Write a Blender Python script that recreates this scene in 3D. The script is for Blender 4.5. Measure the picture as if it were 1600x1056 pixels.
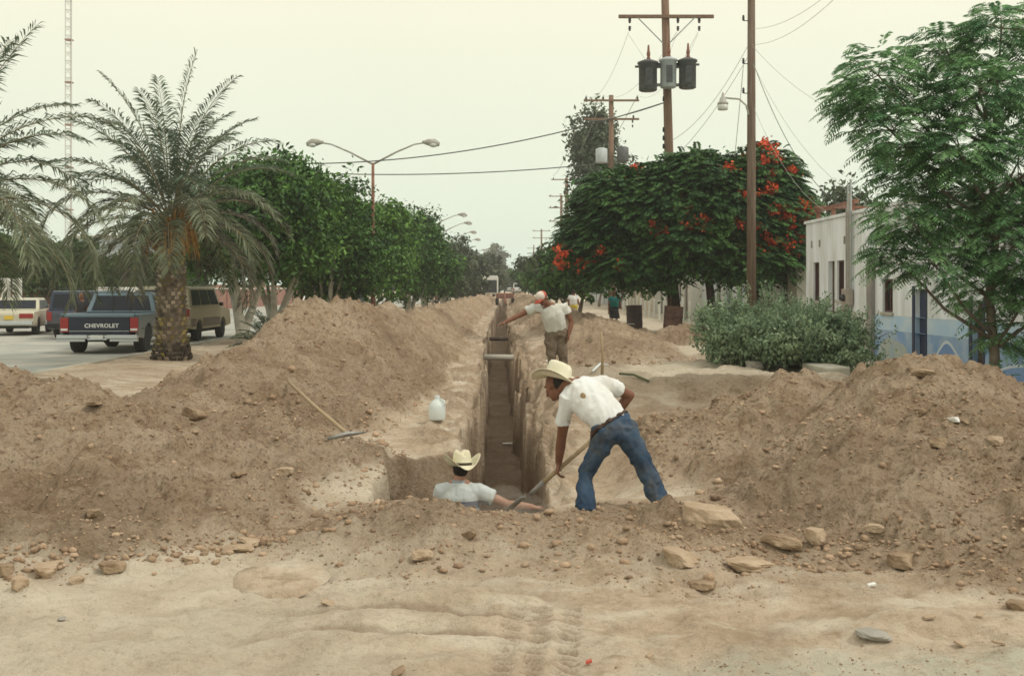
import bpy, math, random
import numpy as np
from mathutils import Vector, Matrix, noise as mnoise

random.seed(7); rng = np.random.default_rng(7)
for o in list(bpy.data.objects): bpy.data.objects.remove(o)
SC = bpy.context.scene; COL = SC.collection
R = math.radians; V3 = Vector

# ------------------------------------------------------------------ camera, sky, sun, exposure
F, VX, VY, CH = 1700.0, 792.0, 450.0, 1.85
cam = bpy.data.objects.new('camera', bpy.data.cameras.new('camera')); COL.objects.link(cam)
cam.location = (0, 0, CH); cam.rotation_euler = (R(90), 0, 0)
cam.data.sensor_width = 36; cam.data.lens = F * 36 / 1600
cam.data.shift_x = (800 - VX) / 1600; cam.data.shift_y = -(528 - VY) / 1600
cam.data.clip_end = 3000; SC.camera = cam
def at(px, py, Y): return V3(((px - VX) / F * Y, Y, CH - (py - VY) / F * Y))
def ax(px, Y): return (px - VX) / F * Y

SUN_EL, SUN_AZ = R(52), R(112)      # azimuth clockwise from +Y: light from the right, a little behind the camera
W = bpy.data.worlds.new('World'); SC.world = W; W.use_nodes = True
nt = W.node_tree; nt.nodes.clear()
def nd(t, ty, **k):
    n = t.nodes.new(ty)
    for a, b in k.items(): setattr(n, a, b)
    return n
out = nd(nt, 'ShaderNodeOutputWorld')
sky = nd(nt, 'ShaderNodeTexSky', sky_type='NISHITA', sun_disc=False, sun_elevation=SUN_EL, sun_rotation=SUN_AZ)
sky.dust_density = 6
bg1 = nd(nt, 'ShaderNodeBackground'); bg1.inputs[1].default_value = 0.06
nt.links.new(sky.outputs[0], bg1.inputs[0])
geo = nd(nt, 'ShaderNodeTexCoord'); sep = nd(nt, 'ShaderNodeSeparateXYZ')
nt.links.new(geo.outputs['Generated'], sep.inputs[0])
ramp = nd(nt, 'ShaderNodeValToRGB'); nt.links.new(sep.outputs['Z'], ramp.inputs[0])
els = ramp.color_ramp.elements
els[0].position = 0.0; els[0].color = (.75, .92, .79, 1)
els[1].position = 1.0; els[1].color = (1.08, 1.04, .94, 1)
e = els.new(.10); e.color = (.90, .98, .80, 1)
e = els.new(.26); e.color = (1.05, 1.02, .80, 1)
cl = nd(nt, 'ShaderNodeTexNoise'); cl.inputs['Scale'].default_value = 1.6; cl.inputs['Detail'].default_value = 3
nt.links.new(geo.outputs['Generated'], cl.inputs[0])
mr = nd(nt, 'ShaderNodeMapRange'); mr.inputs[3].default_value = .93; mr.inputs[4].default_value = 1.07
nt.links.new(cl.outputs[0], mr.inputs[0])
bg2 = nd(nt, 'ShaderNodeBackground'); nt.links.new(ramp.outputs[0], bg2.inputs[0]); nt.links.new(mr.outputs[0], bg2.inputs[1])
mx = nd(nt, 'ShaderNodeMixShader'); mx.inputs[0].default_value = .92
nt.links.new(bg1.outputs[0], mx.inputs[1]); nt.links.new(bg2.outputs[0], mx.inputs[2]); nt.links.new(mx.outputs[0], out.inputs[0])

sl = bpy.data.lights.new('sun', 'SUN'); sl.energy = 1.5; sl.angle = R(10); sl.color = (1, .95, .84)
so = bpy.data.objects.new('sun', sl); COL.objects.link(so)
sd = V3((math.sin(SUN_AZ) * math.cos(SUN_EL), math.cos(SUN_AZ) * math.cos(SUN_EL), math.sin(SUN_EL)))
so.rotation_euler = (-sd).to_track_quat('-Z', 'Y').to_euler(); so.location = (20, -20, 40)
vs = SC.view_settings; vs.view_transform = 'Standard'; vs.look = 'None'; vs.exposure = 0; vs.gamma = 1; vs.use_curve_mapping = False
SC.render.engine = 'CYCLES'; SC.cycles.use_denoising = True
try: SC.cycles.denoiser = 'OPENIMAGEDENOISE'
except Exception: pass
SC.cycles.max_bounces = 6; SC.cycles.diffuse_bounces = 3; SC.cycles.transparent_max_bounces = 8
SC.cycles.volume_bounces = 2; SC.cycles.filter_width = 1.6
SC.cycles.use_adaptive_sampling = True; SC.cycles.adaptive_threshold = .02

# ------------------------------------------------------------------ materials
MATS = {}
def mat(name, col, rough=.8, col2=None, scale=4, bump=0, bscale=30, island=0, metal=0, transl=0, spec=.3, detail=4, dist=.02, stretch=None):
    m = bpy.data.materials.new(name); m.use_nodes = True; t = m.node_tree
    b = t.nodes['Principled BSDF']; L = t.links.new
    b.inputs['Roughness'].default_value = rough; b.inputs['Metallic'].default_value = metal
    b.inputs['Specular IOR Level'].default_value = spec
    tc = nd(t, 'ShaderNodeTexCoord'); vec = tc.outputs['Object']
    if stretch:
        mp = nd(t, 'ShaderNodeMapping'); mp.inputs['Scale'].default_value = stretch; L(vec, mp.inputs[0]); vec = mp.outputs[0]
    csock = None
    if col2 is not None:
        n = nd(t, 'ShaderNodeTexNoise'); n.inputs['Scale'].default_value = scale; n.inputs['Detail'].default_value = detail
        L(vec, n.inputs[0])
        r = nd(t, 'ShaderNodeValToRGB'); r.color_ramp.elements[0].position = .36; r.color_ramp.elements[1].position = .64
        r.color_ramp.elements[0].color = (*col, 1); r.color_ramp.elements[1].color = (*col2, 1)
        L(n.outputs[0], r.inputs[0]); csock = r.outputs[0]
    if island:
        g = nd(t, 'ShaderNodeNewGeometry'); r2 = nd(t, 'ShaderNodeMapRange')
        r2.inputs[3].default_value = 1 - island; r2.inputs[4].default_value = 1 + island
        L(g.outputs['Random Per Island'], r2.inputs[0])
        h = nd(t, 'ShaderNodeHueSaturation'); h.inputs['Color'].default_value = (*col, 1)
        if csock: L(csock, h.inputs['Color'])
        L(r2.outputs[0], h.inputs['Value']); csock = h.outputs[0]
    if csock: L(csock, b.inputs['Base Color'])
    else: b.inputs['Base Color'].default_value = (*col, 1)
    if bump:
        n2 = nd(t, 'ShaderNodeTexNoise'); n2.inputs['Scale'].default_value = bscale; n2.inputs['Detail'].default_value = 5
        L(vec, n2.inputs[0]); bp = nd(t, 'ShaderNodeBump'); bp.inputs['Strength'].default_value = bump; bp.inputs['Distance'].default_value = dist
        L(n2.outputs[0], bp.inputs['Height']); L(bp.outputs[0], b.inputs['Normal'])
    if transl:
        tr = nd(t, 'ShaderNodeBsdfTranslucent'); ms = nd(t, 'ShaderNodeMixShader'); ms.inputs[0].default_value = transl
        if csock: L(csock, tr.inputs[0])
        else: tr.inputs[0].default_value = (*col, 1)
        L(b.outputs[0], ms.inputs[1]); L(tr.outputs[0], ms.inputs[2]); L(ms.outputs[0], t.nodes['Material Output'].inputs[0])
    MATS[name] = m
    return m

M = MATS
mat('ficus_leaf', (.024, .07, .018), .6, (.085, .185, .035), 1.3, island=.65, transl=.15)
mat('ficus_leaf_light', (.045, .115, .024), .6, (.13, .255, .05), 1.3, island=.6, transl=.2)
mat('hedge_leaf', (.045, .085, .025), .6, (.10, .16, .05), .6, island=.4, transl=.15)
mat('flame_leaf', (.028, .082, .028), .6, (.075, .165, .04), 1.2, island=.6, transl=.12)
mat('right_leaf', (.085, .20, .09), .55, (.23, .41, .17), 2.2, island=.4, transl=.3)
mat('bush_leaf', (.15, .23, .14), .7, (.28, .37, .22), 2, island=.35, transl=.2)
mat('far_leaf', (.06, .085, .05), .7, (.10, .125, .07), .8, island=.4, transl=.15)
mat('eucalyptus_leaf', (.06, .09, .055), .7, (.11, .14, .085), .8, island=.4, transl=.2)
mat('palm_leaf', (.11, .14, .08), .55, (.21, .23, .15), 1.4, island=.4, transl=.2)
mat('palm_leaf_green', (.09, .135, .085), .5, (.15, .19, .13), 1.4, island=.35, transl=.2)
mat('palm_leaf_dark', (.07, .062, .045), .6, (.14, .14, .10), 1.2, island=.45, transl=.12)
mat('palm_stem', (.20, .18, .11), .6, (.26, .20, .10), 4)
mat('palm_skirt', (.30, .15, .035), .7, (.42, .24, .07), 5, island=.35)
mat('palm_bark', (.20, .15, .11), .9, (.38, .33, .27), 5, bump=.6, bscale=12, island=.75)
mat('palm_bark_moss', (.36, .30, .08), .9, (.27, .22, .13), 3, island=.6)
mat('blossom', (.80, .17, .06), .6, (.60, .05, .02), 3, island=.35, transl=.2)
mat('bark', (.13, .10, .075), .9, (.21, .17, .13), 6, bump=.7, bscale=18)
mat('bark_dark', (.055, .042, .035), .9, (.09, .07, .055), 6, bump=.7, bscale=18)
mat('bark_white', (.50, .50, .44), .9, (.34, .32, .27), 3, bump=.5, bscale=14)
mat('pole_wood', (.17, .10, .065), .85, (.24, .16, .115), 2.5, bump=.5, bscale=25, stretch=(6, 6, .35))
mat('pole_wood_grey', (.20, .15, .115), .85, (.13, .085, .06), 2.5, bump=.5, bscale=25, stretch=(6, 6, .35))
mat('wire', (.10, .10, .095), .6)
mat('wire_pale', (.38, .39, .35), .6)
mat('galvanised', (.42, .44, .43), .45, (.34, .36, .35), 5, metal=.4)
mat('lamp_metal', (.45, .45, .42), .5, (.36, .33, .28), 5)
mat('insulator', (.05, .045, .05), .25)
mat('transformer_grey', (.075, .083, .09), .5, (.12, .125, .125), 6)
mat('transformer_pale', (.42, .47, .50), .5, (.50, .54, .55), 6)
mat('glass_lamp', (.62, .64, .60), .25)
mat('asphalt', (.31, .325, .30), .9, (.46, .445, .39), .7, bump=.3, bscale=90, dist=.01)
mat('concrete', (.46, .44, .37), .9, (.36, .34, .28), 2.2, bump=.4, bscale=40)
mat('brick_red', (.27, .12, .095), .9, (.34, .19, .15), 1.5, bump=.3, bscale=20)
mat('white_paint', (.72, .73, .68), .8, (.60, .60, .54), 1.2)
mat('house_white', (.86, .90, .94), .9, (.64, .66, .65), 1.6, bump=.25, bscale=30, stretch=(1, 1.4, .3), detail=7)
mat('house_white_low', (.66, .69, .66), .9, (.52, .50, .42), 1.4, bump=.25, bscale=30)
mat('house_blue_pale', (.42, .60, .78), .9, (.58, .68, .76), 1.8, detail=8)
mat('house_blue', (.21, .35, .58), .9, (.38, .48, .60), 2.2, detail=8)
mat('mural_beige', (.45, .47, .40), .9, (.36, .44, .48), 3)
mat('mural_blue', (.17, .28, .52), .9, (.24, .36, .58), 2.5)
mat('mural_white', (.62, .68, .72), .9)
mat('pilaster', (.25, .235, .22), .9, (.33, .31, .29), 2.5, bump=.4, bscale=30)
mat('far_wall_a', (.55, .55, .50), .9, (.45, .44, .39), .7)
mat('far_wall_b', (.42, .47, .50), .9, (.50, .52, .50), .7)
mat('far_wall_c', (.50, .42, .32), .9, (.56, .50, .40), .7)
mat('roof_far', (.36, .33, .29), .9)
mat('dark_opening', (.018, .016, .018), .4)
mat('door_navy', (.03, .04, .085), .5)
mat('door_brown', (.07, .04, .028), .6, (.10, .06, .04), 5)
mat('window_frame', (.10, .055, .05), .6)
mat('window_pane', (.025, .026, .032), .12, spec=.6)
mat('rust', (.20, .085, .055), .8, (.27, .14, .10), 6)
mat('conduit', (.33, .29, .25), .6, (.42, .36, .31), 4)
mat('straw', (.66, .61, .44), .8, (.74, .70, .53), 8, bump=.5, bscale=160, dist=.004)
mat('straw_white', (.78, .75, .60), .8, (.70, .66, .50), 8, bump=.5, bscale=160, dist=.004)
mat('hat_band', (.06, .045, .03), .7)
mat('skin', (.22, .10, .062), .55, (.17, .075, .045), 9)
mat('skin_light', (.40, .22, .15), .55, (.34, .18, .12), 9)
mat('skin_mid', (.23, .105, .065), .55, (.19, .082, .05), 9)
mat('hair', (.018, .014, .012), .7)
mat('shirt_white', (.77, .79, .80), .9, (.69, .69, .67), 3.5, bump=.7, bscale=7, dist=.035)
mat('shirt_dirty', (.70, .71, .67), .9, (.58, .58, .52), 3.5, bump=.7, bscale=7, dist=.035)
mat('shirt_grey', (.56, .61, .62), .9, (.48, .52, .52), 3, bump=.6, bscale=8, dist=.03)
mat('shirt_navy', (.07, .09, .15), .9, (.13, .15, .20), 5)
mat('shirt_teal', (.02, .19, .18), .8)
mat('cloth_dark', (.03, .03, .035), .9)
mat('cloth_yellow', (.55, .45, .06), .9)
mat('trousers_brown', (.13, .10, .072), .9, (.19, .15, .11), 4, bump=.7, bscale=9, dist=.03)
mat('jeans', (.020, .042, .085), .9, (.055, .095, .155), 4, bump=.7, bscale=9, dist=.03)
mat('belt', (.055, .025, .015), .5)
mat('shoe', (.10, .07, .05), .7)
mat('shoe_white', (.6, .6, .58), .7)
mat('stain', (.30, .20, .10), .9)
mat('cap_white', (.68, .60, .54), .8); mat('cap_red', (.50, .10, .07), .8)
mat('tool_wood', (.42, .33, .21), .7, (.34, .25, .15), 6, stretch=(3, 3, 3))
mat('tool_steel', (.30, .30, .28), .45, (.22, .20, .18), 12, metal=.5)
mat('jug', (.86, .92, .92), .3, transl=.4)
mat('jug_cap', (.75, .80, .82), .4)
mat('paper', (.75, .75, .72), .8)
mat('tyre', (.022, .022, .022), .85)
mat('rim', (.40, .41, .42), .35, metal=.6)
mat('chrome', (.62, .63, .64), .18, metal=.9)
mat('truck_blue', (.052, .085, .105), .3, spec=.5)
mat('truck_lightblue', (.15, .22, .27), .35, spec=.5)
mat('truck_navy', (.008, .013, .032), .35, spec=.5)
mat('truck_black', (.012, .012, .014), .5)
mat('tail_red', (.30, .018, .015), .3, spec=.5); mat('tail_white', (.7, .68, .66), .3)
mat('car_cream', (.56, .54, .41), .35, spec=.5); mat('car_white', (.70, .70, .66), .35, spec=.5)
mat('car_red', (.36, .07, .06), .35, spec=.5); mat('van_blue', (.022, .035, .07), .35, spec=.5)
mat('van_roof', (.22, .29, .31), .35, spec=.5)
mat('suv_tan', (.40, .37, .26), .4, spec=.5); mat('suv_brown', (.12, .095, .075), .4, spec=.5)
mat('car_glass', (.012, .016, .028), .25, spec=.3)
mat('plate_white', (.72, .74, .72), .5); mat('plate_yellow', (.70, .48, .05), .5)
mat('letter_white', (.72, .74, .72), .5)
mat('drum_rust', (.09, .05, .04), .85, (.15, .085, .065), 6)
mat('drum_grey', (.13, .10, .10), .85, (.19, .14, .13), 6)
mat('pipe_grey', (.40, .38, .33), .7)
mat('rock', (.37, .27, .18), .95, (.49, .38, .275), 5, bump=1, bscale=22)
mat('rock_brown', (.22, .15, .095), .95, (.37, .275, .185), 6, bump=1, bscale=22)
mat('rock_grey', (.29, .27, .235), .95, (.36, .34, .30), 4, bump=.8, bscale=22)
mat('clod', (.29, .195, .125), .95, (.45, .33, .23), 3, bump=.8, bscale=30, island=.3)
mat('mast_white', (.6, .6, .58), .6); mat('mast_red', (.34, .22, .19), .6)
mat('bus_red', (.5, .09, .06), .5)
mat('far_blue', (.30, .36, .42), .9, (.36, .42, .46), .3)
mat('weed', (.10, .12, .06), .8, island=.4)

def ground_mat():
    m = bpy.data.materials.new('soil'); m.use_nodes = True; t = m.node_tree; L = t.links.new
    b = t.nodes['Principled BSDF']; b.inputs['Roughness'].default_value = .95; b.inputs['Specular IOR Level'].default_value = .12
    g = nd(t, 'ShaderNodeNewGeometry'); pos = g.outputs['Position']
    def noi(s, d=5, stretch=None, rough=.55):
        n = nd(t, 'ShaderNodeTexNoise'); n.inputs['Scale'].default_value = s; n.inputs['Detail'].default_value = d; n.inputs['Roughness'].default_value = rough
        if stretch:
            mp = nd(t, 'ShaderNodeMapping'); mp.inputs['Scale'].default_value = stretch; L(pos, mp.inputs[0]); L(mp.outputs[0], n.inputs[0])
        else: L(pos, n.inputs[0])
        return n.outputs[0]
    def rng_(s, a, b_, c=0., d=1.):
        r = nd(t, 'ShaderNodeMapRange'); L(s, r.inputs[0])
        for i, v in enumerate((a, b_, c, d)): r.inputs[1 + i].default_value = v
        return r.outputs[0]
    def mixc(f, c1, c2):
        x = nd(t, 'ShaderNodeMix', data_type='RGBA')
        if isinstance(f, float): x.inputs[0].default_value = f
        else: L(f, x.inputs[0])
        for i, c in ((6, c1), (7, c2)):
            if isinstance(c, tuple): x.inputs[i].default_value = (*c, 1)
            else: L(c, x.inputs[i])
        return x.outputs[2]
    def attr(n):
        a = nd(t, 'ShaderNodeAttribute'); a.attribute_name = n; return a.outputs['Fac']
    def mul(a, b_):
        x = nd(t, 'ShaderNodeMath', operation='MULTIPLY'); L(a, x.inputs[0])
        if isinstance(b_, float): x.inputs[1].default_value = b_
        else: L(b_, x.inputs[1])
        return x.outputs[0]
    flat = mixc(rng_(noi(.8, 6), .35, .65), (.44, .34, .245), (.60, .485, .37))
    flat = mixc(rng_(noi(6, 8, None, .65), .48, .64, 0, .8), flat, (.35, .265, .18))
    flat = mixc(rng_(noi(1.6, 7, (.9, 1.7, 1), .62), .47, .62, 0, .8), flat, (.66, .59, .475))
    flat = mixc(rng_(noi(2.3, 7, (1, 1.5, 1), .62), .56, .68, 0, .6), flat, (.36, .275, .19))
    spoil = mixc(rng_(noi(1.3, 7), .36, .64), (.43, .31, .205), (.59, .46, .335))
    spoil = mixc(rng_(noi(7, 7, None, .65), .50, .66, 0, .75), spoil, (.27, .175, .105))
    spoil = mixc(rng_(noi(3.2, 8, (1, 1, 2.2), .68), .50, .60, 0, .55), spoil, (.60, .47, .34))
    spoil = mixc(rng_(noi(28, 5, None, .6), .54, .64, 0, .6), spoil, (.215, .14, .085))
    c = mixc(attr('spoil'), flat, spoil)
    c = mixc(mul(attr('pale'), rng_(noi(2.2, 6), .25, .6, .35, 1.)), c, (.62, .555, .44))
    c = mixc(mul(attr('gravel'), rng_(noi(9, 5), .3, .6, .35, 1.)), c, (.50, .475, .38))
    c = mixc(mul(attr('damp_shade'), rng_(noi(2.5, 6), .2, .7, .4, 1.)), c, (.185, .12, .075))  # moist soil, plus shade painted into the right hollow and wheel ruts
    c = mixc(mul(attr('redness'), .35), c, (.37, .20, .12)) if False else c
    c = mixc(rng_(noi(85, 3, None, .6), .56, .75, 0, .45), c, (.17, .12, .075))
    c = mixc(rng_(noi(19, 7, (1, 1.4, 1), .7), .52, .66, 0, .38), c, (.27, .195, .13))
    c = mixc(rng_(noi(11, 7, (1, 1.6, 1), .7), .56, .70, 0, .35), c, (.66, .57, .45))
    L(c, b.inputs['Base Color'])
    h = nd(t, 'ShaderNodeMath', operation='ADD'); L(mul(noi(14, 8, None, .65), 1.0), h.inputs[0]); L(mul(noi(70, 5, None, .7), .35), h.inputs[1])
    bp = nd(t, 'ShaderNodeBump'); bp.inputs['Distance'].default_value = .10
    L(rng_(attr('spoil'), 0, 1, .6, 1.), bp.inputs['Strength']); L(h.outputs[0], bp.inputs['Height']); L(bp.outputs[0], b.inputs['Normal'])
    M['soil'] = m
ground_mat()

# ------------------------------------------------------------------ object helpers
def tag(o, label=None, cat=None, group=None, kind=None):
    if label: o['label'] = label
    if cat: o['category'] = cat
    if group: o['group'] = group
    if kind: o['kind'] = kind
    return o
def thing(name, label, cat, loc=(0, 0, 0), rz=0, group=None):
    o = bpy.data.objects.new(name, None); COL.objects.link(o); o.location = loc; o.rotation_euler = (0, 0, rz)
    o.empty_display_size = .2
    return tag(o, label, cat, group)
def link(name, me, m=None, parent=None, smooth=False):
    o = bpy.data.objects.new(name, me); COL.objects.link(o)
    if m is not None:
        for x in (m if isinstance(m, (list, tuple)) else [m]): me.materials.append(M[x])
    if parent is not None: o.parent = parent
    if smooth and len(me.polygons): me.polygons.foreach_set('use_smooth', np.ones(len(me.polygons), bool))
    return o
def np_mesh(name, V, Fc):
    V = np.asarray(V, np.float32); Fc = np.asarray(Fc, np.int32)
    me = bpy.data.meshes.new(name); me.vertices.add(len(V)); me.vertices.foreach_set('co', V.ravel())
    k = Fc.shape[1]; me.loops.add(Fc.size); me.loops.foreach_set('vertex_index', Fc.ravel())
    me.polygons.add(len(Fc)); me.polygons.foreach_set('loop_start', np.arange(0, Fc.size, k, dtype=np.int32))
    me.polygons.foreach_set('loop_total', np.full(len(Fc), k, np.int32)); me.update(calc_edges=True)
    return me
def copy_tree(o, parent=None):
    c = o.copy(); COL.objects.link(c)
    if parent is not None: c.parent = parent
    for ch in o.children: copy_tree(ch, c)
    return c

class MB:
    def __init__(s): s.v = []; s.f = []
    def add(s, v, f):
        n = len(s.v); s.v += [tuple(x) for x in v]; s.f += [tuple(i + n for i in q) for q in f]; return s
    def box(s, c, d, rz=0, rx=0, ry=0, taper=None):
        hx, hy, hz = d[0] / 2, d[1] / 2, d[2] / 2; tx, ty = taper or (1, 1)
        pts = [(-hx, -hy, -hz), (hx, -hy, -hz), (hx, hy, -hz), (-hx, hy, -hz), (-hx * tx, -hy * ty, hz), (hx * tx, -hy * ty, hz), (hx * tx, hy * ty, hz), (-hx * tx, hy * ty, hz)]
        m = Matrix.Translation(c) @ Matrix.Rotation(rz, 4, 'Z') @ Matrix.Rotation(ry, 4, 'Y') @ Matrix.Rotation(rx, 4, 'X')
        return s.add([m @ V3(p) for p in pts], [(0, 3, 2, 1), (4, 5, 6, 7), (0, 1, 5, 4), (1, 2, 6, 5), (2, 3, 7, 6), (3, 0, 4, 7)])
    def span(s, a, b):
        return s.box([(a[i] + b[i]) / 2 for i in range(3)], [abs(b[i] - a[i]) for i in range(3)])
    def tube(s, pts, rad, n=8, side=None, round_ends=False):
        """closed loft; rad: float, list of floats or of (a, b) with a along side"""
        pts = [V3(p) for p in pts]; m = len(pts)
        if not isinstance(rad, (list, tuple)): rad = [rad] * m
        rad = [(r, r) if not isinstance(r, (list, tuple)) else r for r in rad]
        P, Rr = list(pts), list(rad)
        if round_ends:
            d0 = (pts[0] - pts[1]).normalized(); d1 = (pts[-1] - pts[-2]).normalized()
            pre = []; post = []
            for k in (.9, .55):
                q = math.sqrt(1 - k * k)
                pre.append((pts[0] + d0 * (min(rad[0]) * k), (rad[0][0] * q, rad[0][1] * q)))
            for k in (.55, .9):
                q = math.sqrt(1 - k * k)
                post.append((pts[-1] + d1 * (min(rad[-1]) * k), (rad[-1][0] * q, rad[-1][1] * q)))
            P = [x[0] for x in pre] + P + [x[0] for x in post]; Rr = [x[1] for x in pre] + Rr + [x[1] for x in post]
        vs_, prev = [], None
        for i, p in enumerate(P):
            d = (P[min(i + 1, len(P) - 1)] - P[max(i - 1, 0)]).normalized()
            ref = V3(side) if side is not None else (prev if prev is not None else (V3((0, 0, 1)) if abs(d.z) < .9 else V3((1, 0, 0))))
            u = ref - d * ref.dot(d)
            if u.length < 1e-5: u = d.orthogonal()
            u.normalize(); w = d.cross(u); prev = u
            for k in range(n):
                a = 2 * math.pi * k / n
                vs_.append(p + u * (math.cos(a) * Rr[i][0]) + w * (math.sin(a) * Rr[i][1]))
        fs = [(i * n + k, i * n + (k + 1) % n, (i + 1) * n + (k + 1) % n, (i + 1) * n + k) for i in range(len(P) - 1) for k in range(n)]
        fs.append(tuple(reversed(range(n)))); fs.append(tuple((len(P) - 1) * n + k for k in range(n)))
        return s.add(vs_, fs)
    def ball(s, c, r, n=12, m=8, rot=None):
        if not isinstance(r, (list, tuple)): r = (r, r, r)
        vs_ = []; rot = rot or Matrix.Identity(3)
        for i in range(1, m):
            th = math.pi * i / m
            for k in range(n):
                a = 2 * math.pi * k / n
                vs_.append(V3(c) + rot @ V3((r[0] * math.sin(th) * math.cos(a), r[1] * math.sin(th) * math.sin(a), r[2] * math.cos(th))))
        vs_.append(V3(c) + rot @ V3((0, 0, r[2]))); vs_.append(V3(c) + rot @ V3((0, 0, -r[2])))
        t, bo = len(vs_) - 2, len(vs_) - 1
        fs = [(i * n + k, (i + 1) * n + k, (i + 1) * n + (k + 1) % n, i * n + (k + 1) % n) for i in range(m - 2) for k in range(n)]
        fs += [(t, k, (k + 1) % n) for k in range(n)] + [(bo, (m - 2) * n + (k + 1) % n, (m - 2) * n + k) for k in range(n)]
        return s.add(vs_, fs)
    def lathe(s, prof, n=16, mtx=None):
        mtx = mtx or Matrix.Identity(4); vs_ = []
        for r, z in prof:
            for k in range(n):
                a = 2 * math.pi * k / n; vs_.append(mtx @ V3((r * math.cos(a), r * math.sin(a), z)))
        m = len(prof)
        fs = [(i * n + k, i * n + (k + 1) % n, (i + 1) * n + (k + 1) % n, (i + 1) * n + k) for i in range(m - 1) for k in range(n)]
        fs.append(tuple(reversed(range(n)))); fs.append(tuple((m - 1) * n + k for k in range(n)))
        return s.add(vs_, fs)
    def prism(s, prof, x0, x1):
        """polygon in (y, z) extruded along x"""
        n = len(prof)
        vs_ = [(x0, y, z) for y, z in prof] + [(x1, y, z) for y, z in prof]
        fs = [tuple(range(n)), tuple(reversed(range(n, 2 * n)))] + [(i, n + i, n + (i + 1) % n, (i + 1) % n) for i in range(n)]
        return s.add(vs_, fs)
    def build(s, name, m, parent=None, smooth=False, bevel=0, loc=None):
        me = bpy.data.meshes.new(name); me.from_pydata(s.v, [], s.f); me.update()
        o = link(name, me, m, parent, smooth)
        if loc is not None: o.location = loc
        if bevel:
            b = o.modifiers.new('bevel', 'BEVEL'); b.width = bevel; b.segments = 2; b.limit_method = 'ANGLE'; b.angle_limit = R(35)
        return o

# ------------------------------------------------------------------ numpy noise
def _h(ix, iy, s):
    n = (ix * 374761393 + iy * 668265263 + s * 1442695041) & 0x7fffffff
    n = ((n ^ (n >> 13)) * 1274126177) & 0x7fffffff
    n = ((n ^ (n >> 16)) * 668265263) & 0x7fffffff
    return ((n ^ (n >> 15)) & 0xffff) / 65535.0
def vn(x, y, s=0):
    x = np.asarray(x, float); y = np.asarray(y, float)
    ix = np.floor(x).astype(np.int64); iy = np.floor(y).astype(np.int64); fx = x - ix; fy = y - iy
    fx = fx * fx * fx * (fx * (fx * 6 - 15) + 10); fy = fy * fy * fy * (fy * (fy * 6 - 15) + 10)
    a = _h(ix, iy, s); b = _h(ix + 1, iy, s); c = _h(ix, iy + 1, s); d = _h(ix + 1, iy + 1, s)
    return (a + (b - a) * fx) * (1 - fy) + (c + (d - c) * fx) * fy - .5
def fbm(x, y, s=0, o=4, g=.5):
    r = 0; a = 1
    for k in range(o):
        r = r + a * vn(x * 2 ** k + k * 17.3, y * 2 ** k - k * 9.1, s + k); a *= g
    return r * 2
def sst(a, b, x):
    t = np.clip((x - a) / (b - a), 0, 1); return t * t * (3 - 2 * t)
def smax(a, b, k=.08):
    h = np.clip(.5 + .5 * (a - b) / k, 0, 1); return b * (1 - h) + a * h + k * h * (1 - h)

# ------------------------------------------------------------------ terrain
CY = np.array([5, 12, 18.7, 50, 108, 400, 900.]); CX = np.array([-.05, -.04, -.07, -.42, -.5, -.55, -.6])
def tc(Y): return np.interp(Y, CY, CX)
LR = np.array([  # left ridge: Y, crest X, height, half width right, half width left
 [9, -4.9, 0, 2.4, 2], [11.5, -4.7, .10, 2.5, 1.6], [13, -4.45, .36, 2.5, 1.5], [15, -4.0, .92, 2.3, 1.3], [17, -3.6, 1.34, 2.05, 1.25], [18.8, -3.25, 1.58, 1.85, 1.3],
 [20.5, -3.05, 1.70, 1.75, 2], [23, -2.85, 1.48, 1.6, 2], [26, -2.8, 1.30, 1.55, 1.9], [31, -2.85, 1.12, 1.5, 1.8], [45, -2.95, 1.0, 1.45, 1.7], [92, -2.95, 1.0, 1.4, 1.6], [320, -3.0, 1.1, 1.4, 1.6], [420, -3, 0, 1, 1]])
RR = np.array([  # right ridge
 [20, 2.3, 0, 1.5, 1.5], [25, 2.5, .25, 1.7, 1.6], [29, 2.7, .58, 1.8, 1.6], [34, 2.9, .52, 1.9, 1.6], [42, 2.6, .74, 1.0, 1.6], [60, 2.0, .85, 1.5, 1.4], [95, 1.9, .9, 1.5, 1.4], [300, 1.9, 1.0, 1.5, 1.4], [420, 1.9, 0, 1, 1]])
def ridge(X, Y, T, seed):
    wob = fbm(Y * .35, X * 0 + seed, seed, 3) * .22
    cx = np.interp(Y, T[:, 0], T[:, 1]) + wob
    hh = np.interp(Y, T[:, 0], T[:, 2]) * (1 + .10 * fbm(Y * .5, X * 0 + 3.3, seed + 5, 3))
    d = X - cx; w = np.where(d > 0, np.interp(Y, T[:, 0], T[:, 3]), np.interp(Y, T[:, 0], T[:, 4]))
    t = np.abs(d) / w + .09 * fbm(X * .9, Y * .9, seed + 9, 4)
    return hh * (1.12 - np.sqrt(t * t + .0144)) - .3 * (1 - sst(0, .2, hh)), t
def cone(X, Y, cx, cy, rl, rr_, rf, rb, h, seed):
    dx = X - cx; dy = Y - cy
    t = np.sqrt((dx / np.where(dx > 0, rr_, rl)) ** 2 + (dy / np.where(dy > 0, rb, rf)) ** 2)
    t = t + .10 * fbm(X * .8, Y * .8, seed, 4) * np.clip(t * 2, 0, 1)
    return h * (1.12 - np.sqrt(t * t + .0144)), t
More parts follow.
